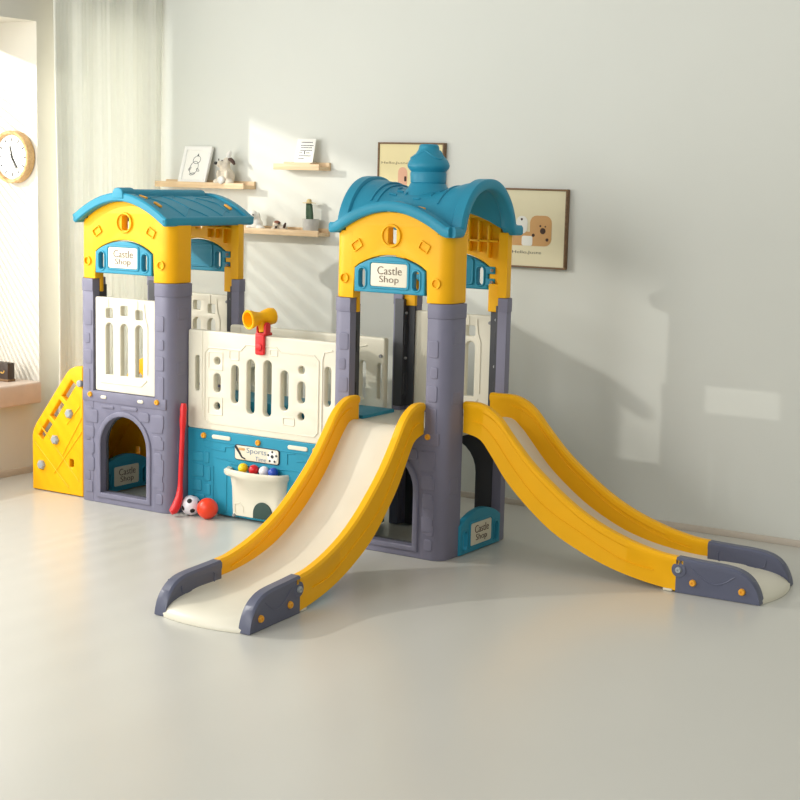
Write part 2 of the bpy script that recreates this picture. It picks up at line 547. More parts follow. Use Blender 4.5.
def sign(M, plate=True, w=0.357, h1=0.101, h2=0.157, label=None):
    """teal sign in local u (centre 0), v (bottom 0)"""
    b = MB()
    hw = w / 2
    holes = [stadium(-hw + 0.042, 0.060, 0.030, 0.080), stadium(hw - 0.042, 0.060, 0.030, 0.080)]
    outer = shallow(-hw, 0, hw, h1, h2)
    b.sheet([outer] + holes, 0.030, M, 0.006, 3)
    for sgn in (-1, 1):
        c = sgn * (hw - 0.042)
        b.sheet([stadium(c, 0.060, 0.048, 0.098), stadium(c, 0.060, 0.033, 0.083)], 0.008, M @ Matrix.Translation((0, 0, 0.015)), 0.003)
    b.sheet([rrect(-0.103, 0.018, 0.103, 0.138, 0.014), rrect(-0.093, 0.027, 0.093, 0.128, 0.010)], 0.010, M @ Matrix.Translation((0, 0, 0.015)), 0.003)
    s = build('shop_sign', b, M_TEAL, PS, label)
    if plate:
        q = MB()
        q.sheet([rrect(-0.092, 0.028, 0.092, 0.127, 0.010)], 0.008, M @ Matrix.Translation((0, 0, 0.014)), 0.002)
        build('name_plate', q, M_PLATE, s, 'cream name plate reading Castle Shop')
        shop_text(M @ Matrix.Translation((0, 0.077, 0.0188)), s)
    else:
        for zc in (0.035, 0.088):
            for (ua, ub) in ((hw - 0.012, hw + 0.035), (-hw - 0.035, -hw + 0.012)):
                q = MB()
                q.sheet([rrect(ua, zc - 0.016, ub, zc + 0.016, 0.004)], 0.012, M @ Matrix.Translation((0, 0, 0.013)), 0.002)
                build('hook_tab', q, M_TEAL, s)
        for zc in (0.035, 0.088):
            bolt(s, M @ Matrix.Translation((hw + 0.020, zc, 0.019)), 0.008, M_STEEL, 'screw')
    return s

def gable(ox, front=True):
    cx = ox + W / 2
    y0 = 0.0 if front else W
    sgn = 1 if front else -1
    F = (lambda d: FRONT(d)) if front else (lambda d: FRONT(W - d))
    b = MB()
    out = [(cx - W / 2 + 0.064, ZS + 0.001), (cx - 0.186, ZS + 0.001), (cx - 0.186, 1.13)]
    # sign recess
    for i in range(15):
        f = i / 14
        out.append((cx - 0.181 + 0.362 * f, 1.236 + 0.058 * math.sin(PI * f) ** 0.8))
    out += [(cx + 0.186, 1.13), (cx + 0.186, ZS + 0.001), (cx + W / 2 - 0.064, ZS + 0.001)]
    for i in range(25):
        u = (W / 2 - 0.064) * (1 - i / 12)
        out.append((cx + u, arc_top(u)))
    hole = rrect(cx - 0.014, 1.340, cx + 0.030, 1.412, 0.010)
    b.sheet([out, hole], 0.044, F(0.0262), 0.003)
    if front:
        b.sheet([circ(cx + 0.004, 1.376, 0.050, 24), circ(cx + 0.004, 1.376, 0.041, 24)], 0.012, F(0.001), 0.003)
        b.sheet([circ(cx - 0.232, 1.185, 0.022), circ(cx - 0.232, 1.185, 0.016)], 0.010, F(0.001), 0.0018)
        b.sheet([circ(cx + 0.232, 1.185, 0.022), circ(cx + 0.232, 1.185, 0.016)], 0.010, F(0.001), 0.0018)
        for (du, dz) in ((-0.17, 1.33), (0.17, 1.335)):
            R = Matrix.Translation((cx + du, 0.0005, dz)) @ FRONT() @ Matrix.Rotation(0.6 if du < 0 else -0.5, 4, 'Z')
            b.sheet([rrect(-0.026, -0.020, 0.026, 0.020, 0.006), rrect(-0.021, -0.015, 0.021, 0.015, 0.005)], 0.008, R, 0.0018)
    # wrap-around side legs of the yellow corners
    for s in (0, 1):
        px = ox + W * s; sx = 1 if s == 0 else -1
        loop = lplan(px + sx * 0.005, y0 + sgn * 0.004, sx, sgn, a=TA - 0.004, b=(0.086 if not front else TB if s == 1 else 0.10) - 0.004)
        b.sheet([loop], 0.290, PLAN(ZS + 0.001 + 0.145), 0.004)
        # short panel behind the sign opening
        xm = px + sx * 0.062
        b.sheet([rrect(xm - 0.044, 1.035, xm + 0.044, 1.16, 0.006)], 0.020, FRONT(y0 + sgn * 0.060), 0.004)
    g = build('gable', b, M_YEL, PS)
    # ribs inside
    rb = MB()
    yr = y0 + sgn * 0.060
    for u in (0.085, 0.135, 0.185):
        zt = arc_top(u) - 0.02
        zb = 1.30 if abs(u) < 0.15 else 1.275
        rb.box(cx + u - 0.005, cx + u + 0.005, yr - 0.014, yr + 0.014, zb, zt, 0.002)
    rb.box(cx + 0.07, cx + 0.235, yr - 0.014, yr + 0.014, 1.345, 1.355, 0.002)
    build('gable_rib', rb, M_YEL, g)
    rb = MB()
    for u in (-0.13, -0.075):
        rb.box(cx + u - 0.005, cx + u + 0.005, yr - 0.014, yr + 0.014, 1.30, arc_top(u) - 0.02, 0.002)
    rb.box(cx - 0.20, cx - 0.06, yr - 0.014, yr + 0.014, 1.345, 1.355, 0.002)
    build('gable_rib', rb, M_YEL, g)
    return g

for ox in (LOX, ROX):
    gable(ox, True)
    gable(ox, False)
    cx = ox + W / 2
    sign(FRONT(0.012, cx, 1.131))
    sign(FRONT(W - 0.035, cx, 1.131), plate=False, label='plain inside of the teal sign with hook tabs')
# low signs across the open side doorways
sign(SIDE(-0.004, 0.316, 0.003), w=0.36, h1=0.130, h2=0.185)
sign(SIDE(LOX + 0.03, 0.297, 0.006), w=0.36, h1=0.130, h2=0.185)

# lilac arched lower walls
def arch_wall(ox, front=True):
    cx = ox + W / 2
    F = (lambda d: FRONT(d)) if front else (lambda d: FRONT(W - d))
    b = MB()
    out = rrect(ox + 0.064, 0.0, ox + W - 0.064, ZD - 0.002, 0.004)
    b.sheet([out, rrect(ox + 0.149, 0.053, ox + 0.451, 0.40, 0.01)[:0] or archloop(ox + 0.149, 0.053, ox + 0.445, 0.442)], 0.040, F(0.0215), 0.004)
    # raised door surround
    b.sheet([archloop(ox + 0.122, 0.028, ox + 0.472, 0.468), archloop(ox + 0.149, 0.053, ox + 0.445, 0.442)], 0.022, F(0.004), 0.006)
    # stone courses
    for (x0, x1, z0, z1) in ((0.022, 0.130, 0.395, 0.460), (0.150, 0.235, 0.474, 0.490), (0.022, 0.105, 0.320, 0.378), (0.022, 0.105, 0.240, 0.304),
                             (0.016, 0.105, 0.155, 0.225), (0.022, 0.095, 0.045, 0.105),
                             (0.395, 0.460, 0.430, 0.476), (0.470, 0.545, 0.385, 0.470), (0.484, 0.540, 0.305, 0.372), (0.492, 0.540, 0.222, 0.290),
                             (0.488, 0.570, 0.120, 0.190), (0.505, 0.545, 0.040, 0.092), (0.28, 0.385, 0.476, 0.494)):
        b.sheet([rrect(ox + max(x0, 0.046), z0, ox + min(x1, 0.545), z1, 0.012)], 0.012, F(0.0028), 0.0025)
    b.box(ox + 0.03, ox + W - 0.03, (-0.003 if front else W - 0.03), (0.03 if front else W + 0.003), 0.500, ZD - 0.004, 0.004)
    w = build('arch_wall', b, M_LIL, PS)
    if front:
        for u in (0.084, 0.512):
            bolt(w, FRONT(-0.004, ox + u, 0.535), 0.013)
        for u in (0.172, 0.408):
            sl = MB()
            sl.sheet([stadium(ox + u, 0.528, 0.036, 0.016)], 0.010, FRONT(-0.003), 0.003)
            build('slot_insert', sl, M_CREAM, w, 'small white slot insert')
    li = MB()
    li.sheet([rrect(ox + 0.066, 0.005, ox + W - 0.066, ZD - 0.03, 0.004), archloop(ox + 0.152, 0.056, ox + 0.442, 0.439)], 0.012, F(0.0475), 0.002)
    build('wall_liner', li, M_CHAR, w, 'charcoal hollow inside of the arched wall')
    return w
for ox in (LOX, ROX):
    arch_wall(ox, True)
    arch_wall(ox, False)

# decks
mb = MB(); mb.box(LOX + 0.05, LOX + W - 0.002, 0.045, W - 0.045, ZD - 0.045, ZD - 0.012, 0.004); build('deck', mb, M_CREAM, PS)
mb = MB(); mb.box(ROX + 0.002, ROX + W - 0.05, 0.045, W - 0.045, ZD - 0.045, ZD - 0.012, 0.004); build('deck', mb, M_CREAM, PS)
mb = MB(); mb.box(LOX + W, ROX + 0.06, 0.175, 0.44, ZD - 0.06, ZD + 0.004, 0.005); build('bridge_deck', mb, M_TEAL, PS)

# cream guard panels between the posts
def guard(ox, front=True):
    F = FRONT(0.022) if front else FRONT(W - 0.030)
    b = MB()
    x0, x1, z0, z1 = ox + 0.110, ox + 0.490, ZD, 1.014
    if not front:
        x0, x1 = ox + 0.06, ox + W - 0.085
    cx = (x0 + x1) / 2 - 0.006
    cx = ox + 0.295
    holes = []
    for du, dz in ((-0.095, 0.938), (0, 0.954), (0.095, 0.940)):
        holes.append(rrect(cx + du - 0.023, dz - 0.024, cx + du + 0.023, dz + 0.024, 0.008))
        holes.append(archslot(cx + du, 0.640, 0.892, 0.048))
    b.sheet([rrect(x0, z0, x1, z1, 0.008)] + holes, 0.032, F, 0.005)
    w = 0.016 + 0.016
    b.tube([F @ Vector((cx + 0.15, z0 + 0.10, w / 2)), F @ Vector((cx + 0.15, 0.89, w / 2)), F @ Vector((cx + 0.135, 0.93, w / 2)), F @ Vector((cx + 0.128, z1 - 0.02, w / 2))], 0.004, 6)
    b.tube([F @ Vector((cx - 0.15, 0.60, w / 2)), F @ Vector((cx + 0.11, 0.60, w / 2)), F @ Vector((cx + 0.145, 0.63, w / 2))], 0.004, 6)
    for u in (-0.10, 0.085):
        b.box(cx + u - 0.003, cx + u + 0.003, (F @ Vector((0, 0, w / 2 + 0.001))).y - 0.002, (F @ Vector((0, 0, w / 2))).y + 0.002, z1 - 0.045, z1 - 0.004)
    p = build('guard_panel', b, M_CREAM, PS)
    if not front:
        bolt(p, FRONT(W - 0.046, x1 - 0.018, z1 - 0.032), 0.008, M_STEEL, 'screw')
    return p
guard(LOX, True); guard(LOX, False); guard(ROX, False)

# bridge fence
BX0, BX1 = LOX + W + 0.004, ROX - 0.001
def bridge_panel(yc, zt=0.884, du=0.0):
    F = FRONT(yc, du)
    b = MB()
    holes = []
    for u, z, w, h in ((-1.351, 0.745, 0.036, 0.036), (-1.351, 0.640, 0.040, 0.090), (-1.351, 0.530, 0.036, 0.036),
                       (-1.245, 0.643, 0.042, 0.180), (-1.152, 0.640, 0.046, 0.255), (-1.055, 0.640, 0.046, 0.262), (-0.957, 0.640, 0.044, 0.185),
                       (-0.861, 0.744, 0.036, 0.036), (-0.861, 0.640, 0.042, 0.100), (-0.861, 0.530, 0.036, 0.036),
                       (-1.472, 0.678, 0.026, 0.170), (-0.716, 0.680, 0.036, 0.180), (-0.622, 0.680, 0.024, 0.17)):
        holes.append(stadium(u, z, w, h))
    b.sheet([rrect(BX0 - du, 0.412, BX1 - du, zt, 0.012)] + holes, 0.036, F, 0.006)
    fy = 0.018
    # raised field with a stepped upper corner
    pts = [(-1.425, 0.46), (-1.405, 0.445), (-0.785, 0.445), (-0.765, 0.465), (-0.765, 0.79), (-0.79, 0.815), (-0.98, 0.815), (-1.005, 0.835), (-1.18, 0.835), (-1.21, 0.805), (-1.40, 0.805), (-1.425, 0.78), (-1.425, 0.46)]
    b.tube([F @ Vector((p[0], p[1], fy)) for p in pts], 0.0045, 6)
    pts = [(-0.745, 0.425), (-0.745, 0.80), (-0.735, 0.835), (-0.69, 0.845)]
    b.tube([F @ Vector((p[0], p[1], fy)) for p in pts], 0.0045, 6)
    b.tube([F @ Vector((-1.440, 0.50, fy)), F @ Vector((-1.440, 0.88, fy))], 0.003, 6)
    for u, z, w, h in ((-1.25, 0.78, 0.06, 0.05), (-1.36, 0.745, 0.09, 0.09), (-1.36, 0.53, 0.09, 0.09), (-0.93, 0.50, 0.07, 0.04), (-1.02, 0.81, 0.05, 0.035)):
        b.sheet([rrect(u - w / 2, z - h / 2, u + w / 2, z + h / 2, 0.008), rrect(u - w / 2 + 0.006, z - h / 2 + 0.006, u + w / 2 - 0.006, z + h / 2 - 0.006, 0.006)],
                0.008, F @ Matrix.Translation((0, 0, fy - 0.001)), 0.002)
    return build('bridge_fence', b, M_CREAM, PS)
bf = bridge_panel(0.138, du=0.025)
bb = bridge_panel(0.455)
bolt(bb, FRONT(0.436, BX1 - 0.018, 0.80), 0.009, M_STEEL, 'screw')

def ball_wall(yc, front=True, du=0.0):
    F = FRONT(yc, du)
    b = MB()
    b.sheet([rrect(BX0 - du, 0.010, BX1 - du, 0.412, 0.006)], 0.034, F, 0.005)
    if front:
        fy = 0.017
        for (x0, x1, z0, z1) in ((-1.500, -1.430, 0.255, 0.300), (-1.430, -1.395, 0.250, 0.305), (-1.500, -1.430, 0.180, 0.240), (-1.425, -1.385, 0.165, 0.235),
                                 (-1.500, -1.440, 0.110, 0.165), (-1.430, -1.385, 0.095, 0.150), (-1.500, -1.420, 0.030, 0.095)):
            b.sheet([rrect(x0, z0, x1, z1, 0.008)], 0.012, F @ Matrix.Translation((0, 0, fy - 0.002)), 0.003)
        for pts in ([(-1.42, 0.325), (-1.30, 0.318), (-1.295, 0.34), (-1.25, 0.345)], [(-1.36, 0.285), (-1.24, 0.275), (-1.22, 0.265)],
                    [(-1.29, 0.03), (-1.29, 0.235), (-1.265, 0.25)], [(-1.37, 0.03), (-1.37, 0.24)], [(-1.27, 0.262), (-1.0, 0.27), (-0.88, 0.275), (-0.80, 0.26)],
                    [(-0.935, 0.30), (-0.935, 0.35), (-0.89, 0.355)], [(-0.88, 0.32), (-0.80, 0.33), (-0.74, 0.31)], [(-0.83, 0.05), (-0.83, 0.22), (-0.80, 0.24)],
                    [(-1.46, 0.36), (-0.62, 0.36)]):
            b.tube([F @ Vector((p[0], p[1], fy)) for p in pts], 0.004, 6)
    w = build('ball_wall', b, M_TEAL, PS)
    if front:
        for u in (-1.428, -1.103, -0.776):
            bolt(w, F @ Matrix.Translation((u, 0.382, 0.019)), 0.014)
        for u in (-1.322, -0.876):
            s = MB()
            s.sheet([stadium(u, 0.382, 0.112, 0.020)], 0.010, F @ Matrix.Translation((0, 0, fy)), 0.003)
            build('slot_insert', s, M_CREAM, w, 'long white slot insert')
    return w
ball_wall(0.138, du=0.025)
ball_wall(0.455, False)

# sports plaque
PM = FRONT(0.120, -1.083, 0.325)
b = MB(); b.sheet([rrect(-0.131, -0.037, 0.131, 0.037, 0.014)], 0.008, PM, 0.002)
pq = build('game_plaque', b, M_DINK, PS, 'long plaque with sports lettering and football emblem')
b = MB(); b.sheet([rrect(-0.127, -0.033, 0.127, 0.033, 0.012)], 0.006, PM @ Matrix.Translation((0, 0, 0.003)), 0.001)
build('plaque_face', b, M_PLATE, pq, 'cream plaque face')
b = MB()
b.text('Sports', PM @ Matrix.Translation((0.000, 0.012, 0.0066)), width=0.115, height=0.032)
b.text('Time', PM @ Matrix.Translation((0.025, -0.019, 0.0066)), width=0.062, height=0.020)
build('lettering', b, M_BLUEINK, pq)
b = MB()
b.tube([PM @ Vector(p) for p in ((-0.124, 0.030, 0.007), (-0.10, 0.0, 0.007), (-0.085, -0.02, 0.007), (-0.065, -0.027, 0.007))], [0.006, 0.005, 0.004, 0.003], 6)
build('stick_emblem', b, M_DINK, pq)
b = MB(); b.sheet([rrect(-0.105, 0.012, -0.068, 0.024, 0.005)], 0.002, PM @ Matrix.Translation((0, 0, 0.0066)), 0.0005)
build('tan_emblem', b, M_TAN, pq)
b = MB(); b.sheet([circ(0.093, 0.0, 0.029)], 0.002, PM @ Matrix.Translation((0, 0, 0.0066)), 0.0005)
build('football_emblem', b, M_APW, pq)
b = MB()
b.sheet([circ(0.093, 0.002, 0.009, 6)], 0.002, PM @ Matrix.Translation((0, 0, 0.008)), 0.0004)
for k in range(5):
    a = PI / 2 + k * 2 * PI / 5
    b.sheet([circ(0.093 + 0.024 * math.cos(a), 0.024 * math.sin(a), 0.006, 6)], 0.002, PM @ Matrix.Translation((0, 0, 0.008)), 0.0004)
build('football_patch', b, M_DINK, pq)

# ball bin on the teal wall
def bin_ring(z, x0, x1, depth, bulge=0.0, n=18):
    yb = 0.122
    pts = [(x0, yb)]
    for i in range(n + 1):
        f = i / n
        e = min(f, 1 - f)
        d = depth * min(1.0, (e / 0.08)) ** 0.5
        pts.append((x0 + (x1 - x0) * f, yb - 0.004 - d - bulge * math.sin(PI * f) ** 1.5))
    pts.append((x1, yb))
    return [Vector((p[0], p[1], z)) for p in pts]
b = MB()
b.loft([bin_ring(0.026, -1.222, -0.955, 0.016), bin_ring(0.06, -1.224, -0.940, 0.018, 0.002), bin_ring(0.11, -1.226, -0.926, 0.018, 0.002), bin_ring(0.165, -1.228, -0.912, 0.026, 0.022), bin_ring(0.212, -1.230, -0.906, 0.036, 0.044),
        bin_ring(0.220, -1.256, -0.902, 0.048, 0.036), bin_ring(0.230, -1.262, -0.898, 0.052, 0.036), bin_ring(0.244, -1.262, -0.898, 0.052, 0.036), bin_ring(0.251, -1.254, -0.903, 0.046, 0.034),
        bin_ring(0.249, -1.230, -0.916, 0.045, 0.021), bin_ring(0.228, -1.226, -0.920, 0.041, 0.021)])
bn = build('ball_bin', b, M_CREAM, PS)
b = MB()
b.sheet([archloop(-1.085, 0.028, -0.975, 0.108)], 0.010, FRONT(0.0985), 0.002)  # solid plate, its dark colour stands for shade inside the opening
build('ball_return', b, mat('painted_hollow_shade', (40, 66, 60), 0.6, 0.05), bn, 'dark arched plate painted as the shaded ball return opening')
b = MB()
b.tube([(-1.195, 0.100, 0.04), (-1.195, 0.100, 0.08), (-1.165, 0.100, 0.09), (-1.145, 0.100, 0.07), (-1.145, 0.100, 0.045)], 0.004, 6)
build('relief_line', b, M_CREAM, bn)
bolt(bn, FRONT(0.101, -1.200, 0.025), 0.008, M_STEEL, 'screw')

# ---------------- roofs
def roof_left():
    cx = LOX + W / 2
    hw = 0.280
    def prof(u, off=0.0):
        q = abs(u) / hw
        return 1.510 - 0.108 * q ** 1.9 + off
    b = MB()
    ya, yb = -0.030, W + 0.030
    def top(a, c):
        u = -hw + 2 * hw * a
        return Vector((cx + u, ya + (yb - ya) * c, prof(u) - 0.004))
    b.slab(top, lambda a, c: top(a, c) - Vector((0, 0, 0.022)), 30, 24)
    # arched end rims
    for y0 in (ya - 0.008, yb - 0.040):
        rings = []
        for i in range(33):
            u = -hw - 0.004 + (2 * hw + 0.008) * i / 32
            z = prof(min(hw, max(-hw, u)))
            du = 1e-3
            sl = (prof(u + du) - prof(u - du)) / (2 * du)
            n = Vector((-sl, 0, 1)).normalized()
            c0 = Vector((cx + u, y0 + 0.024, z - 0.012))
            ring = []
            for (q, w) in ((-0.024, -0.014), (-0.024, 0.012), (-0.018, 0.020), (0.018, 0.020), (0.024, 0.012), (0.024, -0.014), (0.018, -0.020), (-0.018, -0.020)):
                ring.append(c0 + Vector((0, q, 0)) + n * w)
            rings.append(ring)
        b.loft(rings)
    # eaves
    for s in (-1, 1):
        xe = cx + s * hw
        b.box(xe - 0.016, xe + 0.016, ya - 0.008, yb + 0.008, 1.368, 1.412, 0.013, 3)
    # cracked-slate lines pressed into the two slopes
    def on(u, y):
        return Vector((cx + u, y, prof(u) - 0.003))
    for ln in ([(0.06, 0.05), (0.16, 0.12), (0.27, 0.14)], [(0.27, 0.14), (0.20, 0.24), (0.12, 0.22), (0.05, 0.30)], [(0.20, 0.24), (0.27, 0.32)], [(0.05, 0.30), (0.14, 0.36), (0.26, 0.42)],
               [(0.14, 0.36), (0.09, 0.42), (0.16, 0.50), (0.24, 0.50)], [(0.08, 0.10), (0.06, 0.20), (0.12, 0.22)], [(0.26, 0.42), (0.22, 0.50)], [(0.05, 0.45), (0.09, 0.55)],
               [(-0.06, 0.05), (-0.16, 0.16), (-0.26, 0.14)], [(-0.16, 0.16), (-0.10, 0.32), (-0.2, 0.42)]):
        pts = []
        for p, q in zip(ln, ln[1:]):
            for k in range(5):
                f = k / 5
                pts.append(on(p[0] + (q[0] - p[0]) * f, p[1] + (q[1] - p[1]) * f))
        pts.append(on(*ln[-1]))
        b.tube(pts, 0.0030, 6)
    r = build('roof', b, M_TEAL, PS)
    rc = MB()
    for (y0, y1, w, h) in ((ya - 0.012, 0.05, 0.034, 0.036), (0.04, yb - 0.05, 0.030, 0.028)):
        loop = [(cx - w, 1.490)] + [(cx + w * math.cos(PI - PI * i / 12), 1.506 + h * math.sin(PI * i / 12) ** 0.7) for i in range(13)] + [(cx + w, 1.490)]
        rc.sheet([loop], y1 - y0, FRONT((y0 + y1) / 2), 0.006, 3)
    build('ridge_cap', rc, M_TEAL, r)
    for (u, y) in ((0.085, 0.045), (0.175, 0.045), (0.20, 0.54), (-0.15, 0.045)):
        cl = MB()
        sl = (prof(u + 0.001) - prof(u - 0.001)) / 0.002
        Mx = Matrix.Translation(on(u, y) + Vector((0, 0, 0.004))) @ Matrix.Rotation(-math.atan(sl), 4, 'Y')
        cl.sheet([rrect(-0.024, -0.009, 0.024, 0.009, 0.006)], 0.010, Mx, 0.003)
        build('roof_clip', cl, M_ORANGE, r, 'small yellow clip on the teal roof')
    return r
roof_left()

def roof_right():
    cx, cy = ROX + W / 2, W / 2
    H = 0.290
    E = 1.408
    def A(u, v):
        q = min(1.0, abs(v) / 0.80)
        t = min(1.0, max(0.0, (abs(u) - 0.25) / 0.65)); t = t * t * (3 - 2 * t)
        ap = 1.574 + 0.040 * t
        return E + (ap - E) * (max(0.0, 1 - q ** 2.2)) ** 0.62
    def Bc(u):
        q = min(1.0, abs(u) / 0.97)
        return E + 0.104 * math.cos(q * PI / 2) ** 0.85
    def Z(u, v):
        a, c = A(u, v), Bc(u)
        k = 0.030
        h = max(k - abs(a - c), 0.0) / k
        return max(a, c) + h * h * h * k / 6.0
    def P(u, v, dz=0.0):
        return Vector((cx + H * u, cy + H * v, Z(u, v) + dz))
    b = MB()
    b.slab(lambda a, c: P(2 * a - 1, 2 * c - 1, -0.004), lambda a, c: P(2 * a - 1, 2 * c - 1, -0.030), 56, 56)
    # rims
    def rim(path, axis, w=0.026):
        rings = []
        n = len(path)
        for i, p in enumerate(path):
            d = path[min(i + 1, n - 1)] - path[max(i - 1, 0)]
            d.normalize()
            nn = axis.cross(d).normalized()
            if nn.z < 0:
                nn = -nn
            c0 = p - nn * 0.012
            rings.append([c0 + axis * q + nn * t for (q, t) in ((-w, -0.014), (-w, 0.012), (-w * 0.75, 0.022), (w * 0.75, 0.022), (w, 0.012), (w, -0.014), (w * 0.75, -0.022), (-w * 0.75, -0.022))])
        b.loft(rings)
    N = 64
    for s in (-1, 1):
        rim([P(-1.02 + 2.04 * i / N, s) if abs(-1.02 + 2.04 * i / N) <= 1 else P(max(-1, min(1, -1.02 + 2.04 * i / N)), s) + Vector((0.008 * (1 if i > N / 2 else -1), 0, 0)) for i in range(N + 1)], Vector((0, 1, 0)), 0.028)
        # side arch, sampled evenly along the arch
        pts = []
        for i in range(9):
            pts.append(P(s, -1.02 + 0.20 * i / 9))
        for i in range(49):
            ang = PI - PI * i / 48
            v = 0.80 * math.copysign(abs(math.cos(ang)) ** 0.9, math.cos(ang))
            pts.append(P(s, v))
        for i in range(1, 10):
            pts.append(P(s, 0.82 + 0.20 * i / 9))
        rim(pts, Vector((1, 0, 0)), 0.030)
    # ribs and shingle marks
    for u0 in (-0.62, -0.52, 0.55):
        b.tube([P(u0, -0.62 + 1.24 * i / 30, -0.002) for i in range(31)], 0.005, 6)
    for (u, v, du) in ((-0.35, -0.30, 0.10), (-0.42, -0.42, 0.12), (-0.15, -0.40, 0.0), (0.12, -0.35, 0.0), (0.30, -0.42, 0.0), (0.38, -0.30, 0.0), (-0.40, -0.20, 0.0), (0.05, -0.50, 0.12)):
        b.tube([P(u, v, -0.002), P(u + du, v + (0.0 if du else 0.10), -0.002)], 0.004, 6)
    r = build('roof', b, M_TEAL, PS, smooth=50)
    f = MB()
    zb = 1.572
    f.lathe([(0.118, 1.545), (0.098, 1.566), (0.085, 1.584), (0.078, 1.597), (0.070, 1.604)], Matrix.Translation((cx, cy, 0)), 40)
    prof = [(0.073, 1.597), (0.078, 1.603), (0.080, 1.640), (0.077, 1.648), (0.082, 1.655), (0.091, 1.666), (0.093, 1.675), (0.090, 1.686), (0.084, 1.697), (0.075, 1.709), (0.063, 1.721),
            (0.055, 1.731), (0.047, 1.742), (0.044, 1.752), (0.043, 1.760), (0.036, 1.767), (0.0, 1.769)]
    f.lathe(prof, Matrix.Translation((cx, cy, 0)), 40)
    # icing-like drip edge around the cap
    pts = []
    for i in range(61):
        a = 2 * PI * i / 60
        zz = 1.738 - 0.034 * (0.5 + 0.5 * math.cos(3 * a + 1.0))
        rr = interp([(q[1], q[0]) for q in prof], zz) - 0.001
        pts.append((cx + rr * math.cos(a), cy + rr * math.sin(a), zz))
    f.tube(pts, 0.0045, 8)
    build('finial', f, M_TEAL, r)
    for (u, v) in ((0.02, -0.90), (0.42, -0.86)):
        cl = MB()
        cl.sheet([rrect(-0.020, -0.008, 0.020, 0.008, 0.005)], 0.010, Matrix.Translation(P(u, v, 0.004)) @ Matrix.Rotation(0.45 * u, 4, 'Y'), 0.003)
        build('roof_clip', cl, M_ORANGE, r, 'small yellow clip on the teal roof')
    return r
roof_right()

# ---------------- slides
TOP = [(0, .680), (.07, .679), (.13, .658), (.18, .620), (.24, .550), (.33, .454), (.43, .371), (.545, .290), (.66, .230), (.80, .180), (.93, .151), (.99, .146), (1.05, .141)]
BOT = [(0, .548), (.086, .524), (.137, .466), (.214, .364), (.313, .268), (.435, .174), (.577, .104), (.715, .056), (.85, .026), (.99, .008), (1.05, .004)]
CHU = [(-.06, .560), (0, .575), (.066, .563), (.108, .522), (.24, .370), (.33, .290), (.415, .226), (.51, .170), (.61, .124), (.70, .096), (.80, .075), (.93, .060), (1.10, .056), (1.22, .053), (1.29, .048), (1.33, .036), (1.352, .018), (1.362, .003)]
CT = [(.93, .151), (.99, .146), (1.10, .141), (1.20, .137), (1.25, .131), (1.29, .118), (1.32, .098), (1.345, .066), (1.358, .030), (1.362, .006)]

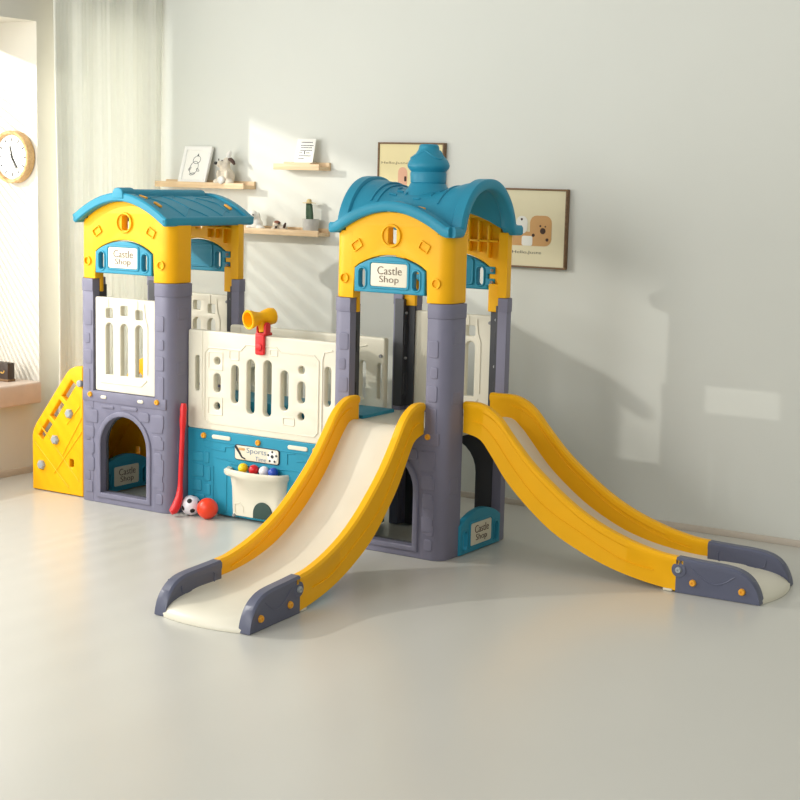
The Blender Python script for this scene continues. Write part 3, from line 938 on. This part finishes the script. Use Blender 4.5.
def slide(P, far_start=None):
    """P(s, t, z) -> world; t 0..1 across"""
    def WD(s):
        return (P(s, 1, 0) - P(s, 0, 0)).length
    b = MB()
    def ctop(a, c):
        s = -0.06 + a * (1.36 + 0.034 * (1 - (2 * c - 1) ** 2)-0.005 + 0.06)
        z = interp(CHU, s - 0.034 * (1 - (2 * c - 1) ** 2))
        e = abs(2 * c - 1)
        lift = 0.035 * e ** 5 * min(1.0, max(0.0, (s - 0.01) / 0.12)) * (1 if s < 1.15 else max(0.0, (1.33 - s) / 0.18))
        m = 0.05 + 0.05 * min(1.0, max(0.0, (0.10 - s) / 0.10))
        t = m + (1 - 2 * m) * c
        return P(s, t, max(z + lift, 0.004))
    def cbot(a, c):
        v = ctop(a, c)
        return Vector((v.x, v.y, max(v.z - 0.022, 0.001)))
    b.slab(ctop, cbot, 90, 22)
    sl = build('slide', b, M_CREAM, PS, smooth=60)
    def wall(tab_t, tab_b, s0, s1, n, edge, thick, lip, name, material, ease=False):
        bb = MB()
        rings = []
        for i in range(n + 1):
            f = i / n
            if ease:
                f = 1 - (1 - f) ** 2
            s = s0 + (s1 - s0) * f
            zt = interp(tab_t, s)
            zb = interp(tab_b, s) if tab_b else 0.002
            zt = max(zt, zb + 0.004)
            h = zt - zb
            l = min(0.036, h * 0.5)
            wd = WD(s)
            sec = ((lip, zb), (lip, zt - l), (0, zt - l * 0.75), (0, zt - l * 0.25), (0.008, zt), (thick - 0.008, zt), (thick, zt - l * 0.25), (thick, zt - l * 0.75), (thick - lip, zt - l), (thick - lip, zb))
            ring = []
            for (w, z) in sec:
                t = w / wd if edge == 0 else 1 - w / wd
                ring.append(P(s, t, z))
            rings.append(ring)
        bb.loft(rings)
        return bb
    for edge in (0, 1):
        bb = wall(TOP, BOT, 0.003 if edge == 0 or not far_start else far_start, 1.03, 60, edge, 0.042, 0.006, 'side_rail', M_YEL)
        # long moulded line on the outside face
        pts = []
        for i in range(41):
            s = 0.05 + 0.85 * i / 40
            zm = interp(TOP, s) * 0.42 + interp(BOT, s) * 0.58 + 0.007 * math.sin(i * 0.32)
            w = 0.0045 / WD(s)
            pts.append(P(s, w if edge == 0 else 1 - w, zm))
        bb.tube(pts, 0.0032, 6)
        # inner moulded line
        pts = []
        for i in range(41):
            s = 0.06 + 0.86 * i / 40
            zm = interp(TOP, s) - 0.050
            w = 0.036 / WD(s)
            pts.append(P(s, w if edge == 0 else 1 - w, zm))
        bb.tube(pts, 0.0035, 6)
        rail = build('side_rail', bb, M_YEL, sl)
        bc = wall(CT, None, 1.000, 1.362, 44, edge, 0.052, 0.003, 'end_cap', M_PUR, True)
        # swoosh relief
        for inner in (0, 1):
            pts = []
            for i in range(25):
                f = i / 24
                if inner:
                    ang = 2 * PI * f
                    s = 1.15 + 0.105 * math.copysign(abs(math.cos(ang)) ** 0.4, math.cos(ang)); z = 0.090 + 0.026 * math.copysign(abs(math.sin(ang)) ** 0.4, math.sin(ang))
                else:
                    s = 1.05 + 0.23 * f; z = 0.118 - 0.062 * math.sin(PI * f) ** 1.2 + 0.0 * f
                w = (0.004 if not inner else 0.049) / WD(s)
                pts.append(P(s, w if edge == 0 else 1 - w, z))
            bc.tube(pts, 0.0035, 6)
        # rounded ear that overlaps the rail
        cpt = P(1.012, 0 if edge == 0 else 1, 0.095)
        ax = (P(1.012, 1, 0) - P(1.012, 0, 0)).normalized()
        if edge == 0:
            ax = -ax
        Mx = Matrix.Translation(cpt) @ ax.to_track_quat('Z', 'Y').to_matrix().to_4x4()
        bc.lathe([(0.031, -0.03), (0.031, -0.002), (0.029, 0.0), (0.0, 0.0)], Mx, 28)
        cap = build('end_cap', bc, M_PUR, sl, 'slate grey rounded slide end')
        bolt(cap, Mx @ Matrix.Translation((0, 0, 0.001)), 0.013, M_GREY)
        for (s, z) in ((1.075, 0.050), (1.285, 0.045)):
            Mb = Matrix.Translation(P(s, 0 if edge == 0 else 1, z)) @ ax.to_track_quat('Z', 'Y').to_matrix().to_4x4() @ Matrix.Translation((0, 0, -0.002))
            bolt(cap, Mb, 0.014)
    # small foot under the rails
    for t in (0.06, 0.94):
        ft = MB()
        p = P(0.965, t, 0)
        ft.box(p.x - 0.02, p.x + 0.02, p.y - 0.02, p.y + 0.02, 0.001, 0.012, 0.003)
        build('slide_foot', ft, M_CREAM, sl)
    return sl

def PL(s, t, z):
    k = max(0.0, s) / 1.33
    a = -0.470 + 0.030 * k
    b = -0.095 + 0.098 * k
    return Vector((a + (b - a) * t, -s + 0.034 * (max(0.0, s) / 1.36) ** 3 - 0.004, z))
def PR(s, t, z):
    k = max(0.0, s) / 1.33
    a = 0.133 + 0.037 * k
    b = 0.492 + 0.081 * k
    return Vector((s - 0.022 * (max(0.0, s) / 1.36) ** 3 + 0.004, a + (b - a) * t, z))
slide(PL)
slide(PR, -0.045)

# ---------------- climbing ramp on the far left
def ramp():
    b = MB()
    X0, X1 = -2.445, LOX + 0.002
    Y0, Y1 = 0.070, 0.520
    def top(a, c):
        x = X0 + (X1 - X0) * a
        return Vector((x, Y0 + (Y1 - Y0) * c, 0.03 + 0.53 * a))
    b.slab(top, lambda a, c: top(a, c) - Vector((-0.012, 0, 0.03)) + Vector((0, 0, 0.002)), 8, 8)
    for k in range(4):
        zc = 0.10 + 0.12 * k
        xx = X0 + (X1 - X0) * (zc - 0.03) / 0.53
        b.box(xx - 0.015, xx + 0.015, Y0 + 0.04, Y1 - 0.04, zc - 0.012, zc + 0.016, 0.006)
    r = build('climbing_ramp', b, M_YEL, PS)
    for yc in (0.050, 0.540):
        F = FRONT(yc)
        q = MB()
        out = [(-2.452, 0.004), (LOX - 0.002, 0.004), (LOX - 0.002, 0.660), (-2.120, 0.660), (-2.155, 0.655), (-2.190, 0.640), (-2.212, 0.620), (-2.424, 0.345), (-2.444, 0.310), (-2.452, 0.280)]
        d = Vector((-2.455 + 2.205, 0.300 - 0.625)).normalized()
        nrm = Vector((d.y, -d.x))
        if nrm.x < 0: nrm = -nrm
        hs = []
        for k in range(3):
            c0 = Vector((-2.196, 0.592)) + d * (-0.005 + 0.135 * k) + nrm * 0.036
            c1 = c0 + d * 0.108
            wv = nrm * 0.019
            hs.append([tuple(c0 + wv), tuple(c0 - wv), tuple(c1 - wv), tuple(c1 + wv)])
        hs.append(rrect(-2.195, 0.145, -2.168, 0.185, 0.006))
        q.sheet([out] + hs, 0.036, F, 0.007, 3)
        sgn = 1 if yc < 0.3 else -1
        fy = 0.018 * sgn
        for pts in ([(-2.435, 0.25), (-2.20, 0.04)], [(-2.40, 0.345), (-2.13, 0.08)], [(-2.30, 0.10), (-2.11, 0.33)], [(-2.24, 0.20), (-2.11, 0.40)],
                    [(-2.21, 0.36), (-2.12, 0.46)]):
            q.tube([F @ Vector((p[0], p[1], fy)) for p in pts], 0.004, 6)
        sd = build('ramp_side', q, M_YEL, r)
        if yc < 0.3:
            for (x, z) in ((-2.384, 0.135), (-2.288, 0.274), (-2.190, 0.416)):
                h = MB()
                h.lathe([(0.023, -0.006), (0.026, 0.004), (0.024, 0.012), (0.017, 0.018), (0.0, 0.018)], FRONT(yc - 0.018, x, z), 6)
                build('hex_cap', h, M_GREY, sd, 'light grey hexagonal bolt cap')
    # climbing holds on the sloping board
    for (f, y, m) in ((0.25, 0.18, M_RED), (0.45, 0.36, M_TEAL), (0.68, 0.20, M_TEAL), (0.85, 0.40, M_RED)):
        h = MB()
        c = Vector((X0 + (X1 - X0) * f, y, 0.03 + 0.53 * f))
        Mx = Matrix.Translation(c) @ Matrix.Rotation(-math.radians(57), 4, 'Y')
        h.lathe([(0.034, -0.006), (0.036, 0.012), (0.028, 0.026), (0.0, 0.030)], Mx, 14)
        build('climbing_hold', h, m, r)
    cl = MB(); cl.sheet([stadium(-2.112, 0.575, 0.030, 0.034)], 0.020, FRONT(0.022), 0.004)
    build('joint_clip', cl, M_GREY, r, 'grey clip joining the ramp to the tower')
    return r
ramp()

# ---------------- toy telescope on the fence
b = MB()
ax = Vector((-0.30, -0.95, -0.10)).normalized()
cen = Vector((-1.078, 0.128, 0.965))
Mt = Matrix.Translation(cen) @ ax.to_track_quat('Z', 'Y').to_matrix().to_4x4()
b.lathe([(0.028, -0.075), (0.037, -0.070), (0.040, -0.050), (0.036, -0.030), (0.027, 0.0), (0.033, 0.030), (0.042, 0.052), (0.046, 0.068), (0.043, 0.073), (0.036, 0.072), (0.033, 0.060), (0.026, 0.030), (0.0, 0.026)], Mt, 28)
b.tube([cen + Vector((0.0, 0, -0.015)), cen + Vector((0.012, -0.004, -0.040)), cen + Vector((0.016, -0.006, -0.064))], [0.022, 0.018, 0.016], 14)
tel = build('toy_telescope', b, M_YEL, PS)
b = MB(); b.lathe([(0.0, 0.028), (0.027, 0.0285), (0.027, 0.031), (0.0, 0.032)], Mt, 24)
build('lens', b, mat('amber_lens', (226, 130, 50), 0.25, 0.03), tel, 'orange lens')
b = MB()
b.sheet([rrect(-1.092, 0.795, -1.040, 0.892, 0.010)], 0.016, FRONT(0.111), 0.005)
b.box(-1.092, -1.040, 0.105, 0.170, 0.884, 0.898, 0.004)
b.lathe([(0.014, -0.002), (0.017, 0.006), (0.0, 0.009)], FRONT(0.102, -1.066, 0.832), 20)
b.sheet([[(-0.020, -0.012), (0.020, -0.012)] + arcpts(0, 0.022, 0.020, 0, PI, 10)], 0.014, SIDE(-1.040, 0.128, 0.905), 0.004)
b.sheet([[(-0.020, -0.012), (0.020, -0.012)] + arcpts(0, 0.012, 0.020, 0, PI, 10)], 0.012, SIDE(-1.084, 0.128, 0.903), 0.004)
build('clamp', b, M_RED, tel, 'red clamp over the fence top')

# ------------------------------------------------------------------ loose toys
b = MB()
p0, p1 = Vector((-1.462, 0.012, 0.02)), Vector((-1.478, 0.060, 0.535))
pts = [p0 + (p1 - p0) * (i / 20) for i in range(21)]
rad = [0.015 + (0.002 if i > 15 and i % 2 else 0.0) - 0.003 * (1 if 4 < i <= 15 else 0) for i in range(21)]
rad[-1] = 0.012
pts = [Vector((-1.478, -0.030, 0.022)), Vector((-1.472, -0.018, 0.030)), Vector((-1.466, -0.004, 0.052)), Vector((-1.463, 0.012, 0.090))] + pts[4:]
rad = [0.014, 0.021, 0.022, 0.018] + rad[4:]
b.tube(pts, rad, 14)
tag(build('toy_bat', b, M_RED), 'red plastic toy bat leaning upright against the left tower', 'toy bat')

def football(c, r):
    b = MB(); b.ball(c, r, 32, 20)
    o = build('toy_football', b, M_BWHT)
    tag(o, 'small white football with black spots beside the red bat', 'ball')
    g = (1 + 5 ** 0.5) / 2
    dirs = [Vector(v).normalized() for v in [(0, 1, g), (0, -1, g), (0, 1, -g), (0, -1, -g), (1, g, 0), (-1, g, 0), (1, -g, 0), (-1, -g, 0), (g, 0, 1), (-g, 0, 1), (g, 0, -1), (-g, 0, -1)]]
    R = Matrix.Rotation(0.35, 3, 'X') @ Matrix.Rotation(0.25, 3, 'Z') @ Matrix.Rotation(0.3, 3, 'Y')
    for d in dirs:
        d = R @ d
        q = MB()
        M = Matrix.Translation(Vector(c)) @ d.to_track_quat('Z', 'Y').to_matrix().to_4x4()
        rr = 0.27
        q.lathe([(r * math.sin(rr), r * math.cos(rr) - 0.0004), (r * math.sin(rr * 0.92), r * math.cos(rr * 0.92) + 0.0006), (r * math.sin(rr * 0.5), r * math.cos(rr * 0.5) + 0.0009), (0.0, r + 0.0009)], M, 10)
        build('spot', q, M_BLACK, o, 'black spot')
football((-1.430, 0.060, 0.048), 0.048)
b = MB(); b.ball((-1.318, 0.046, 0.050), 0.050, 32, 20)
tag(build('toy_ball', b, M_CORAL), 'glossy orange red ball on the floor beside the small football', 'ball')

for (x, y, z, m, lab) in ((-1.143, 0.094, 0.270, M_BYEL, 'yellow plastic ball at the left end of the bin row'),
                          (-1.080, 0.094, 0.270, M_BRED, 'red plastic ball in the bin row between yellow and white'),
                          (-1.021, 0.094, 0.270, M_BWHT, 'white plastic ball in the bin row between red and blue'),
                          (-0.968, 0.095, 0.270, M_BLUE, 'blue plastic ball at the right end of the bin row')):
    b = MB(); b.ball((x, y - 0.003, z - 0.012), 0.0240, 24, 16)
    tag(build('play_ball', b, m), lab, 'ball', 'small balls along the cream ball bin')

# ------------------------------------------------------------------ wall shelves
def shelf(xl, xr, zt, lab, bl=0.0, br=0.0):
    """picture ledge: front lip, tray and a longer back strip; zt = height of the tray top"""
    t = thing('wall_shelf', ((xl + xr) / 2, YB, zt - 0.03), lab, 'shelf', 'light wooden picture ledges on the back wall')
    b = MB(); b.box(xl, xr, YB - 0.100, YB - 0.018, zt - 0.018, zt, 0.002); build('tray', b, M_WOOD, t)
    b = MB(); b.box(xl, xr, YB - 0.112, YB - 0.100, zt - 0.020, zt + 0.012, 0.002); build('front_lip', b, M_WOOD, t)
    b = MB(); b.box(xl, xr, YB - 0.018, YB, zt - 0.020, zt + 0.022, 0.002); build('back_strip', b, M_WOOD, t)
    return t
SA, SBZ, SC = 1.555, 1.665, 1.318
shelf(-2.62, -1.990, SA, 'light wooden ledge at the far left holding a framed drawing and plush dog')
shelf(-1.79, -1.492, SBZ, 'short light wooden ledge holding one printed card, highest of the three')
shelf(-2.45, -1.492, SC, 'lowest light wooden ledge holding a cactus pot and white figurines')

# framed drawing leaning on the left ledge
t = thing('photo_frame', (-2.37, 1.19, SA), 'white framed black line drawing leaning on the left ledge', 'picture frame')
Mf = Matrix.Translation((-2.372, 1.180, SA + 0.001)) @ Matrix.Rotation(math.radians(-14), 4, 'X') @ Matrix.Rotation(math.radians(-4), 4, 'Z') @ FRONT()
Mf = Matrix.Translation((-2.372, 1.178, SA + 0.001)) @ Matrix.Rotation(math.radians(-18), 4, 'X') @ FRONT()
hw, hh = 0.098, 0.215
b = MB(); b.sheet([rrect(-hw, 0, hw, hh, 0.002), rrect(-hw + 0.022, 0.022, hw - 0.022, hh - 0.022, 0.002)], 0.018, Mf, 0.002); build('frame', b, M_WHITEP, t)
b = MB(); b.sheet([rrect(-hw + 0.02, 0.02, hw - 0.02, hh - 0.02, 0.002)], 0.004, Mf, 0.001); build('print', b, M_PAPER, t)
b = MB()
def ell(cx, cy, rx, ry, rot=0, a0=0, a1=2 * PI, n=20):
    out = []
    for i in range(n + 1):
        a = a0 + (a1 - a0) * i / n
        x, y = rx * math.cos(a), ry * math.sin(a)
        out.append(Mf @ Vector((cx + x * math.cos(rot) - y * math.sin(rot), cy + x * math.sin(rot) + y * math.cos(rot), 0.003)))
    return out
for e in (ell(0.004, 0.138, 0.026, 0.022, 0.3), ell(-0.006, 0.092, 0.028, 0.038, -0.25), ell(-0.034, 0.086, 0.012, 0.005, 0.9), ell(0.024, 0.080, 0.012, 0.006, -0.6), ell(-0.010, 0.056, 0.018, 0.006, 0.2)):
    b.tube(e, 0.0011, 5)
b.tube([Mf @ Vector((0.006, 0.160, 0.003)), Mf @ Vector((0.008, 0.174, 0.003))], [0.005, 0.001], 5)
build('line_drawing', b, M_DINK, t, 'black doodle outline')

# plush dog
t = thing('plush_dog', (-2.135, 1.185, SA), 'sitting cream plush dog with dark ear and black nose on the left ledge', 'plush toy')
X, Y, Zb = -2.138, 1.195, SA
body = blob([((X, Y, Zb + 0.045), (0.048, 0.040, 0.050)), ((X - 0.006, Y - 0.008, Zb + 0.098), (0.030, 0.030, 0.036)), ((X - 0.022, Y - 0.026, Zb + 0.112), (0.024, 0.026, 0.019)),
             ((X - 0.046, Y - 0.024, Zb + 0.016), (0.026, 0.022, 0.018)), ((X + 0.036, Y - 0.024, Zb + 0.016), (0.028, 0.022, 0.018)),
             ((X + 0.028, Y - 0.034, Zb + 0.055), (0.014, 0.016, 0.026)), ((X - 0.030, Y - 0.034, Zb + 0.055), (0.014, 0.016, 0.026)),
             ((X + 0.004, Y - 0.002, Zb + 0.130), (0.024, 0.022, 0.020))])
body_o = build('body', body, M_FUR, t, smooth=80)
b = MB(); b.tube([(X + 0.018, Y - 0.006, Zb + 0.137), (X + 0.036, Y - 0.010, Zb + 0.138), (X + 0.052, Y - 0.012, Zb + 0.126), (X + 0.062, Y - 0.012, Zb + 0.112)], [0.008, 0.011, 0.011, 0.006], 12)
build('ear', b, M_DBROWN, t, 'dark brown drooping ear')
b = MB(); b.tube([(X + 0.004, Y + 0.004, Zb + 0.145), (X + 0.008, Y + 0.008, Zb + 0.168), (X + 0.016, Y + 0.010, Zb + 0.184)], [0.012, 0.014, 0.006], 12)
build('ear', b, M_FURW, t, 'white upright ear')
b = MB(); b.ball((X - 0.038, Y - 0.048, Zb + 0.117), 0.010, 14, 10, (1.1, 0.8, 0.9)); build('nose', b, M_BLACK, t, 'black nose')
b = MB(); b.ball((X - 0.034, Y - 0.028, Zb + 0.136), 0.0048, 12, 8, (0.6, 0.8, 1.5)); b.ball((X - 0.008, Y - 0.032, Zb + 0.132), 0.0035, 12, 8); build('eye', b, M_BLACK, t, 'black eye')
b = MB(); b.ball((X - 0.002, Y - 0.046, Zb + 0.026), 0.022, 16, 12, (1.1, 0.7, 1.0)); build('belly_patch', b, M_FURW, t, 'white fluffy belly patch')

# printed card in a small wooden holder
t = thing('printed_card', (-1.62, 1.19, SBZ), 'white printed paper card standing in a wooden holder on the short ledge', 'card')
b = MB(); b.box(-1.735, -1.560, 1.170, 1.225, SBZ, SBZ + 0.020, 0.003); build('card_holder', b, M_WOOD, t, 'wooden card holder')
Mc = Matrix.Translation((-1.620, 1.190, SBZ + 0.014)) @ Matrix.Rotation(math.radians(-14), 4, 'X') @ FRONT()
b = MB(); b.sheet([rrect(-0.060, 0, 0.060, 0.135, 0.001)], 0.003, Mc, 0.0008); build('card', b, M_PAPER, t)
b = MB()
for k, (z, x0, x1) in enumerate(((0.115, -0.030, 0.046), (0.098, -0.032, 0.050), (0.086, -0.030, 0.046), (0.072, -0.032, 0.046), (0.058, -0.034, -0.014), (0.058, 0.010, 0.036), (0.042, -0.036, 0.044), (0.028, -0.036, 0.0))):
    x = x0
    while x < x1 - 0.003:
        w = random.uniform(0.003, 0.007)
        b.sheet([rrect(x, z - 0.002, min(x + w, x1), z + 0.002, 0.0004)], 0.001, Mc @ Matrix.Translation((0, 0, 0.0018)), 0.0002)
        x += w + 0.0015
b.sheet([rrect(-0.004, 0.050, 0.002, 0.068, 0.001)], 0.001, Mc @ Matrix.Translation((0, 0, 0.0018)), 0.0002)
build('print', b, M_DINK, t, 'rows of small dark printed marks')

# cactus in pot
t = thing('potted_cactus', (-1.575, 1.2, SC), 'tall toy cactus with straw hat in a grey pot on the lowest ledge', 'cactus')
b = MB(); b.lathe([(0.036, 0.0), (0.040, 0.004), (0.047, 0.066), (0.046, 0.070), (0.040, 0.070), (0.038, 0.058), (0.0, 0.056)], Matrix.Translation((-1.572, 1.2, SC + 0.001)), 28); build('pot', b, M_POT, t)
b = MB()
for (dx, h, r) in ((-0.012, 0.100, 0.010), (0.012, 0.096, 0.011), (0.0, 0.104, 0.010)):
    b.tube([(-1.578 + dx, 1.2 + 0.004 * (dx == 0), SC + 0.05), (-1.581 + dx, 1.2, SC + 0.05 + h * 0.5), (-1.584 + dx * 0.8, 1.2, SC + 0.05 + h), (-1.584 + dx * 0.8, 1.2, SC + 0.058 + h)], [r, r, r * 0.9, r * 0.3], 10)
build('cactus_stem', b, M_CACT, t)
b = MB(); b.lathe([(0.036, 0.0), (0.035, 0.003), (0.014, 0.005), (0.013, 0.016), (0.009, 0.022), (0.0, 0.023)], Matrix.Translation((-1.584, 1.2, SC + 0.154)), 20); build('straw_hat', b, M_STRAW, t, 'small straw hat')

# figurines on the lowest ledge
t = thing('dog_figurine', (-1.93, 1.195, SC), 'sitting white dog figurine with dark eyes on the lowest ledge', 'figurine')
X, Y, Zb = -1.930, 1.195, SC
build('body', blob([((X, Y, Zb + 0.032), (0.036, 0.034, 0.036)), ((X - 0.014, Y - 0.012, Zb + 0.076), (0.028, 0.028, 0.030)), ((X - 0.008, Y - 0.026, Zb + 0.066), (0.016, 0.018, 0.014)),
                    ((X + 0.014, Y, Zb + 0.066), (0.010, 0.014, 0.030)), ((X + 0.040, Y - 0.015, Zb + 0.012), (0.026, 0.020, 0.013)), ((X - 0.030, Y - 0.024, Zb + 0.014), (0.020, 0.018, 0.015))]), M_FURW, t, smooth=80)
b = MB(); b.ball((X - 0.026, Y - 0.036, Zb + 0.086), 0.0045, 12, 8); b.ball((X + 0.004, Y - 0.036, Zb + 0.082), 0.0045, 12, 8); build('eye', b, M_BLACK, t, 'black eye')
t = thing('puppy_figurine', (-1.765, 1.2, SC), 'tiny lying puppy figurine with brown patches beside the cactus pot', 'figurine')
X, Y, Zb = -1.770, 1.195, SC
build('body', blob([((X + 0.012, Y, Zb + 0.016), (0.038, 0.020, 0.017)), ((X - 0.014, Y - 0.010, Zb + 0.036), (0.024, 0.022, 0.020)), ((X - 0.030, Y - 0.016, Zb + 0.012), (0.016, 0.012, 0.011))], 0.003), M_FUR, t, smooth=80)
b = MB(); b.ball((X - 0.010, Y - 0.014, Zb + 0.044), 0.018, 14, 10, (1.1, 0.9, 0.7)); build('head_patch', b, M_FURB, t, 'brown head patch')
b = MB(); b.tube([(X + 0.034, Y - 0.012, Zb + 0.018), (X + 0.040, Y - 0.012, Zb + 0.034), (X + 0.044, Y - 0.010, Zb + 0.046)], [0.007, 0.007, 0.004], 10); build('tail', b, M_DBROWN, t, 'dark brown tail')
b = MB(); b.ball((X - 0.004, Y - 0.032, Zb + 0.022), 0.006, 10, 8); b.ball((X + 0.012, Y - 0.026, Zb + 0.042), 0.006, 10, 8, (0.7, 0.7, 1.2)); build('nose', b, M_BLACK, t, 'black nose')
t = thing('rabbit_figurine', (-2.32, 1.2, SC), 'small white figurine seen under the left roof on the lowest ledge', 'figurine')
X, Y, Zb = -2.318, 1.2, SC
build('body', blob([((X, Y, Zb + 0.026), (0.040, 0.030, 0.027)), ((X - 0.008, Y - 0.010, Zb + 0.050), (0.026, 0.024, 0.020))]), M_FURW, t, smooth=80)
b = MB(); b.ball((X - 0.016, Y - 0.034, Zb + 0.052), 0.004, 10, 8); b.ball((X + 0.004, Y - 0.036, Zb + 0.046), 0.005, 10, 8); build('eye', b, M_BLACK, t, 'black eye')

# ------------------------------------------------------------------ pictures on the wall
def picture(x0, x1, z0, z1, lab, art):
    t = thing('wall_picture', ((x0 + x1) / 2, YB, z0), lab, 'picture')
    b = MB(); b.sheet([rrect(x0, z0, x1, z1, 0.002), rrect(x0 + 0.009, z0 + 0.009, x1 - 0.009, z1 - 0.009, 0.001)], 0.030, FRONT(YB - 0.0155), 0.002); build('frame', b, M_DWOOD, t, 'thin walnut frame')
    b = MB(); b.box(x0 + 0.008, x1 - 0.008, YB - 0.024, YB - 0.004, z0 + 0.008, z1 - 0.008); build('print', b, art, t)
    return t
def flat(t, name, loop, m, lay=0):
    b = MB(); b.sheet([loop], 0.0015, FRONT(YB - 0.0243 - 0.0006 * lay), 0.0003); build(name, b, m, t)
t = picture(-0.507, -0.083, 1.196, 1.582, 'walnut framed cream print with tan shapes right of the domed roof', M_ARTP)
DX = 0.040
flat(t, 'tan_shape', rrect(-0.50 + DX, 1.304, -0.240 + DX, 1.372, 0.02), M_TAN)
flat(t, 'tan_shape', rrect(-0.322 + DX, 1.304, -0.204 + DX, 1.452, 0.035), M_TAN, 1)
flat(t, 'white_shape', rrect(-0.398 + DX, 1.362, -0.336 + DX, 1.448, 0.028), M_APW, 2)
flat(t, 'white_shape', rrect(-0.365 + DX, 1.304, -0.306 + DX, 1.352, 0.010), M_APW, 2)
for (x, z, r) in ((-0.251, 1.378, 0.015), (-0.302, 1.356, 0.008), (-0.226, 1.336, 0.008), (-0.265, 1.402, 0.005), (-0.238, 1.400, 0.004), (-0.368, 1.432, 0.006)):
    flat(t, 'dark_dot', circ(x + DX, z, r, 14), M_DBROWN, 3)
b = MB(); b.text('Hello,Juste', FRONT(YB - 0.0246, -0.336 + DX, 1.270), width=0.160, height=0.018, thick=0.001); build('lettering', b, M_DINK, t)
t = picture(-1.180, -0.782, 1.418, 1.797, 'walnut framed cream print half hidden behind the dome finial', M_ART)
flat(t, 'pink_shape', rrect(-1.055, 1.56, -1.000, 1.672, 0.026), M_PINK)
flat(t, 'dark_dot', rrect(-1.017, 1.600, -1.003, 1.626, 0.004), M_DBROWN, 1)
b = MB(); b.text('Hello,Juste', FRONT(YB - 0.0246, -1.077, 1.692), width=0.160, height=0.015, thick=0.001); build('lettering', b, M_INK, t)

# ------------------------------------------------------------------ clock and box in the window recess
t = thing('wall_clock', (-2.936, WY1, 1.677), 'round wooden rimmed wall clock with white dial in the window recess', 'clock')
CM = FRONT(WY1, -2.942, 1.677)
R0 = 0.138
b = MB(); b.lathe([(R0 - 0.004, 0.001), (R0, 0.006), (R0, 0.050), (R0 - 0.004, 0.055), (R0 - 0.016, 0.055), (R0 - 0.020, 0.050), (R0 - 0.020, 0.030), (0.0, 0.030)], CM, 56); build('rim', b, M_CLOCKW, t)
b = MB(); b.lathe([(R0 - 0.020, 0.030), (R0 - 0.021, 0.034), (0.0, 0.034)], CM, 56); build('dial', b, M_PAPER, t, 'white dial')
for k in range(12):
    b = MB()
    a = k * PI / 6
    M = CM @ Matrix.Rotation(-a, 4, 'Z') @ Matrix.Translation((0, R0 - 0.045, 0.0345))
    b.sheet([rrect(-0.0035, -0.009, 0.0035, 0.009, 0.001)], 0.001, M, 0.0003)
    build('hour_mark', b, M_DINK, t)
for nm, ang, L, w in (('hour_hand', math.radians(-14), 0.060, 0.0055), ('minute_hand', math.radians(146), 0.070, 0.0048), ('second_hand', math.radians(154), 0.082, 0.0020)):
    b = MB()
    M = CM @ Matrix.Rotation(-ang, 4, 'Z') @ Matrix.Translation((0, 0, 0.036 if nm != 'second_hand' else 0.038))
    b.sheet([[(-w, -0.018), (w, -0.018), (w * 0.7, L), (-w * 0.7, L)]], 0.0012, M, 0.0003)
    build(nm, b, M_BLACK, t)
b = MB(); b.lathe([(0.006, 0.034), (0.006, 0.040), (0.0, 0.041)], CM, 16); build('hub', b, M_BLACK, t)

t = thing('gift_box', (-2.88, 0.235, WZ0), 'small dark box with gold mark standing on the window sill', 'box')
b = MB(); b.box(-2.955, -2.835, 0.235, 0.285, WZ0 + 0.012, WZ0 + 0.100, 0.003); build('body', b, M_BOX, t)
b = MB(); b.box(-2.958, -2.832, 0.232, 0.288, WZ0 + 0.0005, WZ0 + 0.014, 0.002); build('base', b, M_DWOOD, t)
b = MB(); b.tube([(-2.886, 0.2345, WZ0 + 0.050), (-2.876, 0.2345, WZ0 + 0.044), (-2.866, 0.2345, WZ0 + 0.048), (-2.860, 0.2345, WZ0 + 0.060)], 0.0035, 6); build('gold_mark', b, M_GOLD, t, 'gold mark')
